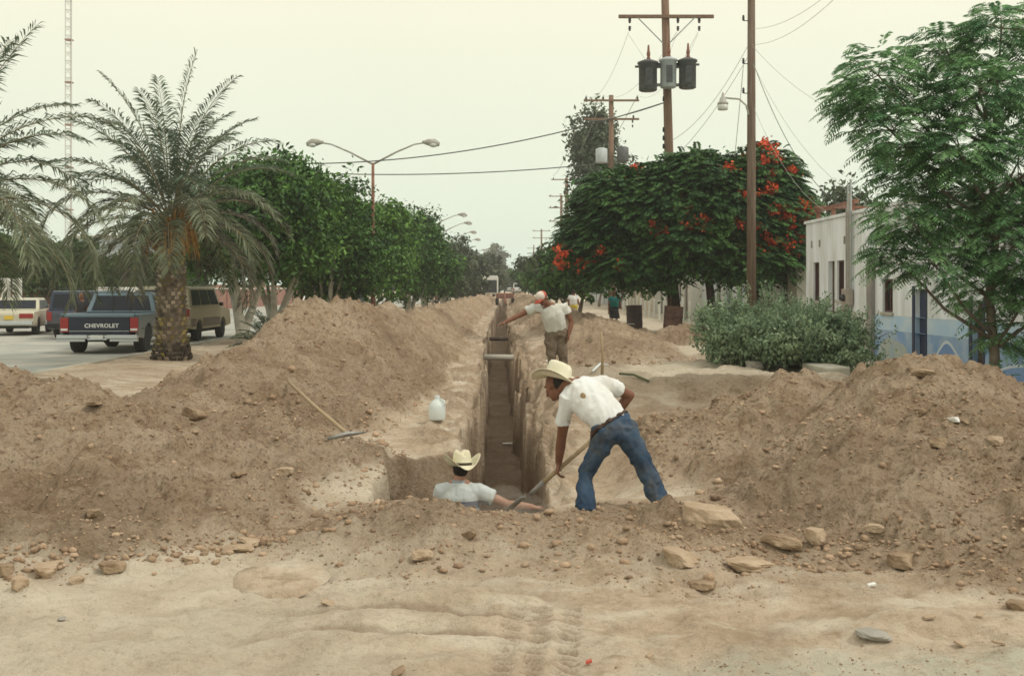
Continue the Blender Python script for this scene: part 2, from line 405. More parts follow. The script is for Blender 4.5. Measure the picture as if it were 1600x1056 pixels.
def terrain(X, Y):
    """height and masks of the ground; works on arrays"""
    X = np.asarray(X, float); Y = np.asarray(Y, float)
    base = .02 * fbm(X * .5, Y * .5, 1, 3) + .10 * sst(-6, -8.5, X) + .02 * np.clip(fbm(X * 2, Y * 2, 3, 3), 0, 1)
    # raised pale ground on the right, with an edge facing the camera
    edge = 16.9 + .35 * fbm(X * .6, Y * 0, 4, 3) + .5 * np.clip(X - 3, 0, 4) * 0
    plate = sst(0, 1.0, Y - edge) * sst(.75, 1.9, X)
    base = base + .24 * plate + .05 * np.exp(-((Y - edge - .9) / .5) ** 2) * sst(.9, 1.6, X) * (1 + fbm(X * 1.3, Y, 6, 3))
    base = base - .14 * np.exp(-((X - 2.2) / 1.5) ** 2 - ((Y - 15.4) / .9) ** 2) + .12 * np.exp(-((X - 1.5) / .5) ** 2 - ((Y - 17.4) / .5) ** 2)
    base = base + .12 * np.exp(-((X - .95) / .45) ** 2) * sst(13, 16, Y) * (1 + .5 * fbm(X, Y * .8, 7, 3))
    rb = sst(.75, 1.4, X) * sst(6.8, 5.5, X) * sst(9.8, 11.5, Y) * sst(34, 26, Y)
    base = base + rb * (.11 * fbm(X * .75, Y * .75, 8, 4) + .05 * np.abs(fbm(X * 1.9, Y * 1.9, 9, 4)))
    lz = sst(-1.9, -1.1, X) * sst(2.2, .9, X) * sst(6.5, 7.6, Y + .7 * fbm(X * .8, X * 0, 10, 3)) * sst(9.5, 9.0, Y)
    base = base + lz * sst(8.9, 8.2, Y) * (.02 + .06 * fbm(X * 1.5, Y * 1.5, 12, 5, .6))
    lip = np.exp(-((np.abs(X - tc(Y)) - .75) / .42) ** 4) * sst(11.5, 13.5, Y) * sst(120, 60, Y)
    base = base + lip * (.06 * fbm(X * 2.2, Y * 2.2, 14, 5, .62) + .05 * np.clip(fbm(X * 5, Y * 5, 15, 3), 0, 1))
    hl, tl = ridge(X, Y, LR, 11); hr, tr = ridge(X, Y, RR, 31)
    hn, tn = cone(X, Y, -5.25, 10.7, 4.2, 3.75, 4.05, 3.0, .98, 51)
    hb, tb = cone(X, Y, 4.15, 11.2, 2.35, 3.1, 4.7, 3.2, 1.04, 61)
    hb2, _ = cone(X, Y, 3.3, 12.2, 1.9, 1.5, 3.2, 2.2, .80, 63)
    hs, ts = cone(X, Y, -.75, 8.30, 1.0, .95, 1.15, .75, .16, 71)
    hs2, _ = cone(X, Y, 1.35, 8.0, .9, 1.3, .75, .9, .13, 73)
    hs3, _ = cone(X, Y, 5.2, 30.5, 1.6, 2.2, 1.6, 2, .55, 75)
    hs4 = hs3 * 0 - 9
    z = base
    for q in (hl, hr, hn, hb, hb2, hs, hs2, hs3, hs4): z = smax(z, base + q, .07)
    heap = np.clip((z - base) / .12, 0, 1)
    heap = np.maximum(heap, .38 * lz); rid = np.zeros(X.shape, int)
    big = np.maximum.reduce([hl, hr, hn, np.maximum(hb, hb2), np.maximum(hs, hs2)])
    for k, q in enumerate((hl, hr, hn, np.maximum(hb, hb2))): rid = np.where((q >= big - 1e-9) & (q > .03), k + 1, rid)
    # roughness of loose soil, gullies down the slopes
    steep = heap
    near = 1.0
    rough = .07 * fbm(X * 1.6, Y * 1.6, 81, 6, .6) + .08 * np.abs(fbm(X * 2.4, Y * 2.4, 91, 5, .6)) - .03
    gul = .045 * fbm(X * .8 + Y * 1.2, Y * 4.0 - X * 1.5, 95, 3)
    crumb = .045 * np.clip(fbm(X * 7, Y * 7, 101, 3, .6), 0, 1) + .02 * fbm(X * 14, Y * 14, 103, 2)
    z = z + (rough * 1.0 + gul * .9) * steep + crumb * (.12 + .88 * steep)
    # slumped crack below the crest of the left ridge
    z = z - .16 * np.exp(-((X + 1.95 + .25 * (Y - 19.8)) / .22) ** 2) * np.exp(-((Y - 20.3) / 1.0) ** 2) * (X < -1.2)
    # foreground: wheel-churned sand
    fg = sst(8.4, 7.2, Y)
    wx = X * 2.2 + .8 * fbm(X * .7, Y * .7, 111, 2); wy = Y * 6.5 + 1.4 * fbm(X * 1.1, Y * 1.1, 113, 3)
    rip = np.exp(-((X + .55) / .9) ** 2 - ((Y - 6.2) / .6) ** 2)
    z = z + fg * rip * .075 * (np.abs(np.sin(wy + .9 * np.sin(wx))) - .5)
    z = z + fg * .03 * fbm(X * .9, Y * 3.2, 117, 5) * (1 - rip) + fg * .022 * fbm(X * 3.5, Y * 3.5, 118, 5, .6)
    trd = 0 * X
    for tx0 in (-.02, .13, .30):   # tread marks
        tx_ = tx0 + .09 * (Y - 5.5)
        band = np.exp(-((X - tx_) / .055) ** 4) * sst(6.45, 6.2, Y) * sst(4.6, 5.0, Y)
        trd = np.maximum(trd, band * sst(-.2, .8, np.sin(Y * 90 + (X - tx_) * 40)))
        z = z - band * (.022 + .018 * np.sin(Y * 90 + (X - tx_) * 40))
    rg = np.exp(-((X - 2.1) / 1.9) ** 2) * fg
    z = z + rg * .02 * fbm(X * 1.2, Y * 2, 119, 4)
    pale = np.clip(np.exp(-((X + 1.45) / .85) ** 4 - ((Y - 10.7) / 1.5) ** 4) + plate * sst(17.2, 19, Y) * .8 * (1 - heap), 0, 1)
    pale = np.maximum(pale, fg * .75 * sst(.9, -1.6, X)) * (1 - heap * .9)
    pale = np.maximum(pale, .6 * np.exp(-((X + 5.6) / 1.3) ** 2 - ((Y - 12.6) / .9) ** 2))
    gravel = sst(5.65, 5.3, Y + .10 * fbm(X * 2, Y * 2, 121, 3) - .10 * (X - 1)) * sst(.5, .8, X)
    gravel = np.clip(gravel, 0, 1)
    # the trench
    c = tc(Y); u = X - c
    str_ = .05 * vn(Y * 4.5, X * 0 + 5, 131) + .035 * vn(Y * 13, X * 0 + 7, 133) + .06 * vn(Y * .9, X * 0, 135)
    str2 = .05 * vn(Y * 4.1, X * 0 + 25, 141) + .035 * vn(Y * 12, X * 0 + 37, 143) + .06 * vn(Y * 1.1, X * 0, 145)
    big = .16 * fbm(Y * .55, X * 0 + 3, 137, 4); big2 = .16 * fbm(Y * .6, X * 0 + 13, 138, 4)
    wl = -.40 + str_ * 1.3 + big * .5; wr = .385 + str2 * 1.3 + big2 * .5
    bell = sst(14.5, 12.0, Y) * .0
    # erosion of the lips
    ero_l = sst(-.62, -.36, u) * .16 * (1 + 1.8 * fbm(X * 3, Y * 3, 151, 4)); ero_r = sst(.95, .42, u) * .24 * (1 + 1.7 * fbm(X * 3, Y * 3, 153, 3))
    inn = sst(wl - .035, wl + .03, u) * sst(wr + .035, wr - .03, u)
    # pit: widened near end
    backY = 11.25 + (X + 1.24) * 1.5 + .12 * fbm(X * 3, Y * 0, 155, 3) + .05 * fbm(X * 9, Y * 5, 156, 2)
    pit = sst(-1.24 + .10 * vn(Y * 5, X * 0, 157), -1.08 + .10 * vn(Y * 5, X * 0, 157), X) * sst(.42, .30, X) * sst(9.38, 9.62, Y + .06 * fbm(X * 4, X * 0, 158, 2)) * sst(-.08, .34, backY - Y)
    pit = np.maximum(pit, inn * sst(9.38, 9.62, Y))
    end = sst(430, 380, Y)
    floor = -1.42 + .03 * fbm(X * 3, Y * 2, 161, 3) + .14 * sst(26, 34, Y) * 0
    shelf = -.36 + .1 * (X - .3) + .05 * fbm(X * 3, Y * 3, 163, 3)
    floor = np.where(Y < 11.6, smax(floor, np.where(X > -.12, shelf, -9) * sst(11.5, 10.4, Y) - 1.5 * sst(10.4, 11.5, Y), .3), floor)
    trench = pit * end
    zt = z - (ero_l * sst(-1.0, -.4, u) * (u < 0) + ero_r * (u > 0)) * sst(9.3, 10.2, Y) * sst(300, 100, Y)
    z = zt * (1 - trench) + floor * trench
    z = z - .10 * np.exp(-((X - .05) / .62) ** 4 - ((Y - 9.25) / .35) ** 2)
    z = z - .22 * np.exp(-((X - 1.0) / .32) ** 2 - ((Y - 10.6) / .75) ** 2)
    wall = trench * sst(-.06, -.2, z)
    # under the roadway and house plots the ground drops out of the way
    z = np.where(X < -9.9, -.06, z); z = np.where((X < -9.6) & (X >= -9.9), z - .1, z)
    z = np.where((X > 7.9) & (Y < 60), np.minimum(z, .10), z)
    spoil = np.clip(heap * 1.0 + .35 * sst(.1, .6, fbm(X * .7, Y * .7, 171, 3)) + .45 * np.exp(-((X - .2) / 2.2) ** 2 - ((Y - 8.2) / .8) ** 2), 0, 1)
    pale = pale * (1 - trench) * (1 - .8 * sst(.30, .0, np.abs(backY - Y)) * (X > -1.5) * (X < -.3))
    spoil = np.maximum(spoil, trench * .9) * (1 - pale * .6)
    pale = pale * (1 - .7 * lip); spoil = np.maximum(spoil, .75 * lip * sst(-.25, .3, fbm(X * 1.5, Y * 1.5, 16, 4)))
    spoil = np.maximum(spoil, rb * sst(-.35, .2, fbm(X * .6, Y * .6, 13, 4)))
    spoil = np.maximum(spoil, .8 * sst(1.1, .45, u) * sst(.3, .42, u) * sst(10, 12, Y))
    damp_shade = np.clip(sst(0, .35, trench) * .62 + .38 * sst(0, .5, trench) * (Y < 12.5) * (X < -.4) + .5 * sst(.10, .0, np.abs(np.abs(u) - .42)) * sst(10, 14, Y) + .75 * np.exp(-((X - 2.4) / 1.5) ** 2 - ((Y - 16.1) / .9) ** 2) * sst(.7, 1.2, X) + .45 * np.exp(-((X - 5.2) / 1.6) ** 2 - ((Y - 30.2) / 1.6) ** 2), 0, 1)  # moist trench soil; shade of the hollow behind the digger painted in
    damp_shade = np.maximum(damp_shade, .85 * np.exp(-((Y - backY - .03) / .10) ** 2) * (X > -1.34) * (X < -.34))  # darker band along the pit's back wall
    damp_shade = np.maximum(damp_shade, fg * rip * .75 * sst(.5, .15, np.abs(np.sin(wy + .9 * np.sin(wx)))))  # pressed moist troughs, their weak shading strengthened in the colour
    damp_shade = np.maximum(damp_shade, trd * .6)  # shading of the tread grooves painted into the colour
    damp_shade = np.maximum(damp_shade, .30 * heap * sst(.15, .5, fbm(X * .55 + 4, Y * .55, 181, 3)))
    damp_shade = np.maximum(damp_shade, .8 * np.exp(-((X + 2.0 + .25 * (Y - 19.8)) / .3) ** 2 - ((Y - 20.3) / 1.1) ** 2))  # darker along the slumped crack
    return z, spoil, pale, gravel, damp_shade, rid, heap, trench
def gz(x, y):
    return float(terrain(np.array([x]), np.array([y]))[0][0])
def on(px, Y, dz=0):
    x = ax(px, Y); return V3((x, Y, gz(x, Y) + dz))

HY = np.concatenate([np.arange(4.6, 30, .02), np.arange(30, 80, .2)])
def hit(px, py, far=60):
    x = (px - VX) / F * HY; zr = CH - (py - VY) / F * HY; zt_ = terrain(x, HY)[0]; i = np.argmax(zr < zt_)
    Y = float(HY[i]) if (zr < zt_).any() else far
    return V3((ax(px, Y), Y, gz(ax(px, Y), Y)))
def build_ground():
    ys = [-8, -4, 0, 2.5, 3.8]; y = 4.4
    while y < 600: ys.append(y); y += .0125 if 4.9 < y < 6.6 else max(.024, .0044 * y) if y < 60 else .012 * y if y < 200 else .05 * y
    ys.append(630)
    def line(a, b, st):
        return list(np.arange(a, b, st))
    us = [-320, -250, -120, -60, -40, -26] + line(-20, -9.7, 1.2) + line(-9.55, -6.5, .07) + line(-6.5, -1.4, .026) + line(-1.4, -.6, .02) + line(-.6, -.28, .011) + line(-.28, .28, .022) + line(.28, .62, .011) + line(.62, 1.4, .02) + line(1.4, 6.6, .028) + line(6.6, 8.4, .09) + [8.7, 9.5, 11, 14, 20, 30, 50, 90, 200, 320]
    us = np.array(sorted(us)); ys = np.array(ys)
    U, Y = np.meshgrid(us, ys); X = U + tc(Y) * np.clip(1 - np.abs(U) / 8, 0, 1)
    z, sp, pa, gr, da, rid, heap, tre = terrain(X, Y)
    z = np.where(np.abs(X) > 60, np.minimum(z, 0), z)
    ny, nx = X.shape
    V = np.stack([X, Y, z], -1).reshape(-1, 3)
    i = np.arange(nx - 1); j = np.arange(ny - 1); J, I = np.meshgrid(j, i, indexing='ij')
    a = (J * nx + I).ravel(); Q = np.stack([a, a + 1, a + nx + 1, a + nx], 1)
    fx = X[:-1, :-1].ravel(); fy = Y[:-1, :-1].ravel()
    fr = rid[:-1, :-1].ravel(); ft = tre[:-1, :-1].ravel(); fh = heap[:-1, :-1].ravel()
    cls = np.zeros(len(Q), int)
    cls = np.where((fh > .35) & (fr > 0), fr, cls)
    cls = np.where((ft > .06) & (fy < 430), 5, cls)
    A = {'spoil': sp.ravel(), 'pale': pa.ravel(), 'gravel': gr.ravel(), 'damp_shade': da.ravel()}
    specs = {0: ('ground', None, None), 5: ('trench', 'long straight narrow trench cut down the middle of the street', 'trench'),
             1: ('dirt_mound', 'long high ridge of dug soil running along the left side of the trench', 'dirt mound'),
             2: ('dirt_mound', 'low uneven ridge of dug soil running along the right side of the trench', 'dirt mound'),
             3: ('dirt_mound', 'broad stony heap of soil filling the left foreground', 'dirt mound'),
             4: ('dirt_mound', 'big rounded heap of loose clods in the right foreground', 'dirt mound')}
    for k, (nm, lab, cat) in specs.items():
        q = Q[cls == k]; used, inv = np.unique(q, return_inverse=True)
        me = np_mesh(nm, V[used], inv.reshape(-1, 4))
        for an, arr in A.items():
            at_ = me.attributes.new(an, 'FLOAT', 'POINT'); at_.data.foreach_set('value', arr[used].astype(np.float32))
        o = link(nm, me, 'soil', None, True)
        if k in (0, 5): tag(o, lab, cat, None, 'structure')
        else: tag(o, lab, cat, 'mounds of soil dug out of the trench')
        if k == 0: o['label'] = 'bare dusty tan ground of the street with wheel marks'; o['category'] = 'ground'
build_ground()

# scattered crumbs and clods
def stones(name, pos, size, m, label, cat, squash=.7, seed=3):
    g = np.random.default_rng(seed)
    ph = (1 + 5 ** .5) / 2
    ico = np.array([(-1, ph, 0), (1, ph, 0), (-1, -ph, 0), (1, -ph, 0), (0, -1, ph), (0, 1, ph), (0, -1, -ph), (0, 1, -ph), (ph, 0, -1), (ph, 0, 1), (-ph, 0, -1), (-ph, 0, 1)]) / 1.9
    fc = np.array([(0, 11, 5), (0, 5, 1), (0, 1, 7), (0, 7, 10), (0, 10, 11), (1, 5, 9), (5, 11, 4), (11, 10, 2), (10, 7, 6), (7, 1, 8), (3, 9, 4), (3, 4, 2), (3, 2, 6), (3, 6, 8), (3, 8, 9), (4, 9, 5), (2, 4, 11), (6, 2, 10), (8, 6, 7), (9, 8, 1)])
    n = len(pos); j = 1 + g.uniform(-.28, .28, (n, 12, 1))
    sc = g.uniform(.6, 1.3, (n, 1, 3)); sc[:, :, 2] *= squash
    a = g.uniform(0, 6.28, n); ca, sa = np.cos(a), np.sin(a)
    P = ico[None] * j * sc * size[:, None, None]
    x = P[..., 0] * ca[:, None] - P[..., 1] * sa[:, None]; y = P[..., 0] * sa[:, None] + P[..., 1] * ca[:, None]
    P = np.stack([x, y, P[..., 2]], -1) + pos[:, None, :]
    Fc = (fc[None] + (np.arange(n) * 12)[:, None, None]).reshape(-1, 3)
    return tag(link(name, np_mesh(name, P.reshape(-1, 3), Fc), m), label, cat, None, 'stuff')
def scatter():
    g = np.random.default_rng(5); N = 110000
    Y = 5.0 + (g.random(N) ** 1.5) * 20; X = g.uniform(-.5, .5, N) * Y * 1.05 + .0
    z, sp, pa, gr, da, rid, heap, tre = terrain(X, Y)
    cl_ = fbm(X * 1.1, Y * 1.1, 201, 3)
    toe = np.exp(-((heap - .35) / .4) ** 2) * (heap > .02)
    p = (heap * .25 + toe * .7 + np.clip(cl_, 0, 1) * heap * 1.5 + .010 + .12 * np.exp(-((Y - 7.9) / .8) ** 2) + gr * .30) * (X > -9) * (X < 7) * (tre < .02)
    keep = g.random(N) < p * .5
    X, Y, z, toe, gr = X[keep], Y[keep], z[keep], toe[keep], gr[keep]
    s = .006 + .012 * g.random(len(X)) ** 2 + (heap[keep] > .1) * (g.random(len(X)) < .07) * g.uniform(.005, .019, len(X)) * (1 + toe)
    s = s * np.clip(Y / 9, .8, 1.5) * (1 - .4 * (heap[keep] < .1))
    stones('clods', np.stack([X, Y, z + s * .15], -1), s, 'clod', 'small clods and pebbles strewn over the dug soil', 'clods')
    # rubble at the foot of the left heap and right heap
    n = 900; X = np.concatenate([g.uniform(-3.9, -1.6, n // 2), g.uniform(1.0, 4.0, n // 2)]); Y = np.where(X < 0, 6.95 + (X + 3.4) * .5, 7.35 - (X - 1.2) * .05) + g.normal(0, .16, n)
    z = terrain(X, Y)[0]; s = .009 + .024 * g.random(n) ** 3
    stones('rubble', np.stack([X, Y, z + s * .3], -1), s, 'clod', 'loose stones gathered along the foot of the heaps', 'rubble', seed=9)
scatter()

# road on the left, kerb, sidewalk
def sheet(name, x0, x1, y0, y1, z, m, label, cat):
    me = np_mesh(name, [(x0, y0, z), (x1, y0, z), (x1, y1, z), (x0, y1, z)], [(0, 1, 2, 3)])
    return tag(link(name, me, m), label, cat, None, 'structure')
sheet('road', -24.6, -9.76, -8, 600, 0, 'asphalt', 'pale grey paved road where the vehicles are parked', 'road')
k = MB()
for i in range(60): k.span((-9.76, 2 + i * 3, -.05), (-9.60, 2 + i * 3 + 2.985, .13))
tag(k.build('kerb', 'concrete', bevel=.02), 'pale concrete kerb between road and planted strip', 'kerb', None, 'structure')
k = MB()
for i in range(12): k.span((7.75, 12 + i * 2, -.1), (8.8, 13.985 + i * 2, .17))
tag(k.build('sidewalk', 'concrete', bevel=.015), 'raised concrete pavement along the blue and white houses', 'sidewalk', None, 'structure')

# ------------------------------------------------------------------ rocks
def rock(px, py, Y, w, h, d, m, label, seed, sink=.25, name='rock', tilt=0, flat=1.0, cat='rock', rz=0):
    g = random.Random(seed)
    if Y < 19:
        q_ = hit(px, py + 6); k0 = min(1.3, max(.75, q_.y / Y)); Y = q_.y; w, h, d = w * k0, h * k0, d * k0
    x = ax(px, Y); z = gz(x, Y)
    planes = [(V3((g.gauss(0, 1), g.gauss(0, 1), g.gauss(0, 1))).normalized(), g.uniform(.68, .98)) for _ in range(15)]
    mb = MB(); mb.ball((0, 0, 0), 1, 26, 16)
    off = V3((g.uniform(-50, 50), g.uniform(-50, 50), 0)); vv = []
    for p in mb.v:
        p = V3(p); q = p.normalized()
        # facet like broken ground
        r = min(h_ / max(q.dot(d_), .05) for d_, h_ in planes); r = min(r, 1.25) * (1 + .10 * mnoise.noise(q * 3.1 + off) + .05 * mnoise.noise(q * 9 + off))
        q = q * r; q.z = max(-.6, min(q.z, flat))
        vv.append((q.x * w / 2, q.y * d / 2, q.z * h / 2))
    mb.v = vv
    o = mb.build(name, m, None, False); o.location = (x, Y, z + h * (.5 - sink - .10)); o.rotation_euler = (0, tilt, rz)
    return tag(o, label, cat)
ROCKS = [
 (1105, 812, 8.75, .50, .34, .40, 'rock', 'large pale angular boulder just right of the digging man\'s rear foot', .32, .1),
 (1222, 846, 8.0, .33, .15, .2, 'rock_brown', 'long brown stone lying left of the upright pale stone', .2, .12),
 (1273, 843, 8.05, .15, .20, .14, 'rock', 'small upright pale stone beside the long brown stone', .15, 0),
 (1406, 880, 7.3, .22, .15, .2, 'rock_brown', 'round brown clod at the foot of the right heap', .2, 0),
 (1098, 916, 6.8, .2, .09, .13, 'rock_brown', 'flat brown stone alone on the sand below the boulder', .12, 0),
 (1170, 880, 7.35, .35, .12, .25, 'rock', 'low pale slab of hardened soil below the boulder', .3, .05),
 (1060, 868, 7.55, .26, .2, .2, 'rock', 'pale lump left of the low slab, in front of the digger', .35, .2),
 (1365, 822, 8.2, .14, .1, .12, 'rock', 'pale stone partway up the right heap near its foot', .25, 0),
 (1463, 688, 9.6, .17, .16, .15, 'rock_brown', 'brown clod high on the right heap', .3, .2),
 (1490, 653, 10.2, .11, .08, .1, 'paper', 'small white block near the top of the right heap', .2, .1),
 (1555, 685, 9.8, .16, .12, .14, 'rock', 'tan stone near the right edge of the right heap', .3, 0),
 (1437, 640, 10.6, .16, .1, .14, 'rock_brown', 'brown clod just below the crest of the right heap', .3, 0),
 (1510, 655, 10, .10, .07, .1, 'rock_brown', 'small brown clod beside the white block', .2, 0),
 (1588, 944, 6.45, .13, .1, .12, 'rock_brown', 'brown stone at the right edge below the heap', .25, 0),
 (1440, 580, 11.4, .38, .16, .3, 'rock_brown', 'orange brown lump crowning the right heap', .3, .1),
 (662, 866, 7.7, .17, .11, .14, 'rock', 'pale stone on the rubble in front of the pit', .2, .1),
 (733, 832, 8.4, .13, .09, .1, 'rock_brown', 'dark brown clod on the rim in front of the seated hat', .25, .3),
 (446, 733, 11.0, .2, .13, .16, 'rock', 'pale stone at the left edge of the flat dug ground', .25, 0),
 (372, 738, 10.6, .2, .1, .14, 'rock_brown', 'brown clod on the slope left of the pale flat ground', .2, .3),
 (299, 874, 7.5, .12, .09, .1, 'rock', 'pale stone at the right end of the left rubble line', .2, 0),
 (175, 888, 7.2, .17, .12, .14, 'rock_brown', 'reddish brown stone in the left rubble line', .2, .1),
 (118, 905, 6.95, .12, .08, .1, 'rock', 'round pale stone in the left rubble line', .2, 0),
 (72, 890, 7.15, .19, .15, .14, 'rock', 'wide stone in the left rubble line', .25, 0),
 (30, 912, 6.85, .14, .13, .12, 'rock', 'pale stone at the left end of the rubble line', .2, 0),
 (8, 890, 7.1, .14, .12, .12, 'rock_brown', 'brown stone at the left edge of the photo', .2, 0),
 (375, 853, 7.75, .26, .09, .2, 'rock', 'flat pale slab left of the smooth sand patch', .3, .1),
 (395, 845, 8.0, .2, .06, .14, 'rock', 'thin pale slab propped above the flat slab', .1, .2),
 (145, 800, 8.9, .13, .1, .1, 'rock_brown', 'brown clod halfway up the left heap', .2, 0),
 (305, 645, 13.0, .3, .2, .2, 'rock_brown', 'dark brown clod in the hollow behind the left heap', .25, .3),
 (152, 630, 11.3, .22, .06, .16, 'rock_brown', 'brown slab on the crest of the left heap', .1, .1),
 (1180, 597, 20.9, .40, .35, .35, 'rock_grey', 'rounded grey boulder left of the bush foot', .2, 0),
 (1207, 590, 21.6, .36, .30, .35, 'rock_grey', 'grey boulder behind the left one by the bush', .2, 0),
 (1222, 594, 21.2, .24, .28, .25, 'rock_grey', 'small grey boulder nearest the bush stems', .2, 0),
 (1362, 988, 5.85, .20, .05, .2, 'rock_grey', 'flat round grey stone in the right foreground', .3, 0),
 (98, 963, 6.15, .07, .025, .04, 'rock_grey', 'thin grey chip on the pale sand at left', .2, .1),
 (512, 938, 6.4, .09, .04, .07, 'rock', 'small pale chip on the sand left of centre', .2, .2),
 (625, 1046, 5.3, .13, .035, .06, 'rock_brown', 'brown stick-like clod at the bottom of the photo', .2, 0),
]
for i, (px, py, Y, w, h, d, m, lab, sink, tilt) in enumerate(ROCKS):
    rock(px, py, Y, w, h, d, m, lab.replace("seated hat", "man in the pit"), 100 + i, sink, tilt=tilt, flat=.55, rz=(i * 1.3) % 3 - .4 if i > 6 else 0)
b_ = MB(); b_.box((0, 0, 0), (.52, .9, .2)); o = b_.build('concrete_block', 'concrete', bevel=.03); o.location = on(1290, 20.2, .08); o.rotation_euler = (.03, 0, .2)
tag(o, 'pale broken concrete block in front of the bush', 'concrete block')
# smooth slab-like pat of sand in front
sl_ = MB(); pr = []
for k_ in range(28):
    a = 2 * math.pi * k_ / 28; r_ = 1 + .12 * math.sin(2 * a + 1) + .06 * math.sin(5 * a); pr.append((r_ * math.cos(a) * .28, r_ * math.sin(a) * .30))
xs0 = ax(436, 6.95); gp = gz(xs0, 6.95)
vv = [(x, y, .0 + .0 * y) for x, y in pr] + [(x * .93, y * .93, .035) for x, y in pr] + [(x * .6, y * .6, .045) for x, y in pr]
ff = [(i, (i + 1) % 28, 28 + (i + 1) % 28, 28 + i) for i in range(28)] + [(28 + i, 28 + (i + 1) % 28, 56 + (i + 1) % 28, 56 + i) for i in range(28)] + [tuple(56 + i for i in range(28))]
sl_.add(vv, ff); mat('damp_slab', (.44, .355, .25), .95, (.50, .41, .30), 3, bump=.2, bscale=60)
o = sl_.build('sand_slab', 'soil', None, True); o.location = (xs0, 6.95, gp - .01); o.rotation_euler = (R(9), 0, 0)
tag(o, 'smooth rounded pat of moist sand in the left foreground', 'sand slab')

# ------------------------------------------------------------------ buildings on the right
def wall_open(mb, x0, x1, y0, y1, z0, z1, ops):
    """wall slab between x0..x1 running along y with rectangular openings (ya, yb, za, zb)"""
    y = y0
    for ya, yb, za, zb in sorted(ops):
        if ya > y: mb.span((x0, y, z0), (x1, ya, z1))
        if za > z0 + .01: mb.span((x0, ya, z0), (x1, yb, za))
        mb.span((x0, ya, zb), (x1, yb, z1)); y = yb
    mb.span((x0, y, z0), (x1, y1, z1))
def YW(px, X): return F * X / (px - VX)
def zpx(py, Y): return CH - (py - VY) / F * Y
WX = 8.8
def window_at(root, X, ya, yb, za, zb, base):
    f = MB(); t = .05
    f.span((X + .05, ya, za), (X + .12, ya + t, zb)); f.span((X + .05, yb - t, za), (X + .12, yb, zb))
    f.span((X + .05, ya + t, za), (X + .12, yb - t, za + t)); f.span((X + .05, ya + t, zb - t), (X + .12, yb - t, zb))
    f.span((X + .06, (ya + yb) / 2 - .02, za + t), (X + .11, (ya + yb) / 2 + .02, zb - t))
    f.v = [tuple(V3(p) - base) for p in f.v]; fo = f.build('window', 'window_frame', root)
    g = MB(); g.span((X + .125, ya, za), (X + .14, yb, zb)); g.v = [tuple(V3(p) - base) for p in g.v]; g.build('pane', 'window_pane', fo)
    s = MB(); s.span((X - .05, ya - .06, za - .07), (X + .049, yb + .06, za - .003)); s.v = [tuple(V3(p) - base) for p in s.v]; s.build('sill', 'concrete', fo)
def part(mb, name, m, root, base, bevel=0, smooth=False):
    mb.v = [tuple(V3(p) - base) for p in mb.v]; return mb.build(name, m, root, smooth, bevel)

# far white house (upper street side)
base = V3((WX, 26.35, .15)); h1 = thing('house', 'white flat roofed house with narrow dark door and windows beside the flowering tree', 'house', base)
ya0, yb0 = 26.36, 32.0
def opn(pa, pb, ta, tb, X=WX):
    y1, y2 = YW(pb, X), YW(pa, X); ym = (y1 + y2) / 2
    return (y1, y2, max(.17, zpx(tb, ym)), zpx(ta, ym))
o_win1 = opn(1271, 1280, 410, 470); o_door = opn(1294, 1304, 408, 560); o_win2 = opn(1308, 1319, 407, 469)
mb = MB(); wall_open(mb, WX, WX + .25, ya0, yb0, 1.25, 3.72, [(a, b, max(c, 1.25), d) for a, b, c, d in (o_win1, o_door, o_win2)]); part(mb, 'wall', 'house_white', h1, base)
mb = MB(); wall_open(mb, WX - .004, WX + .25, ya0, yb0, .05, 1.247, [o_door[:3] + (1.2469,)]); part(mb, 'wall_base', 'house_white_low', h1, base)
mb = MB(); mb.span((WX + .25, yb0 - .2, .05), (WX + 7, yb0, 3.7)); mb.span((WX + .252, ya0 + .01, 3.35), (WX + 7, yb0 - .21, 3.45)); part(mb, 'roof', 'house_white', h1, base)
mb = MB(); mb.span((WX - .05, ya0, 3.722), (WX + .28, yb0 + .05, 3.80)); part(mb, 'parapet', 'house_white', h1, base)
for w_ in (o_win1, o_win2): window_at(h1, WX, *w_, base)
mb = MB(); mb.span((WX + .12, o_door[0], .16), (WX + .16, o_door[1], o_door[3])); part(mb, 'door', 'door_brown', h1, base)
mb = MB(); mb.span((WX + .3, ya0, .1), (WX + .6, yb0, 3.3)); part(mb, 'interior', 'dark_opening', h1, base)
for yy_ in (o_win1[0] - .12, o_win1[1] + .1, o_win2[0] - .1):
    mb = MB(); mb.span((WX - .03, yy_, 3.0), (WX - .003, yy_ + .07, 3.2)); part(mb, 'drain_spout', 'pilaster', h1, base)
# near house, blue dado
base = V3((WX, 12, .15)); h2 = thing('house', 'white house with blue painted lower wall and mural behind the right tree', 'house', base)
ya0, yb0 = 10.0, 26.0
w_a = opn(1379, 1395, 436, 488); d_a = opn(1430, 1447, 452, 574); d_b = opn(1520, 1537, 470, 592)
y1n = YW(1700, WX)
w_b = (18.3, 19.0, 1.3, 2.5)
ops = [w_a, d_a, d_b]
mb = MB(); wall_open(mb, WX, WX + .25, ya0, yb0, 1.22, 3.72, [(a, b, max(c, 1.22), d) for a, b, c, d in ops]); part(mb, 'wall', 'house_white', h2, base)
lo = [(a, b, c, min(d, 1.217)) for a, b, c, d in ops if c < 1.1]
mb = MB(); wall_open(mb, WX - .006, WX + .25, ya0, yb0, .88, 1.217, [(a, b, .88, 1.2169) for a, b, c, d in lo]); part(mb, 'dado_band', 'house_blue_pale', h2, base)
mb = MB(); wall_open(mb, WX - .006, WX + .25, ya0, yb0, .05, .878, [(a, b, .12, .8779) for a, b, c, d in lo]); part(mb, 'dado', 'house_blue', h2, base)
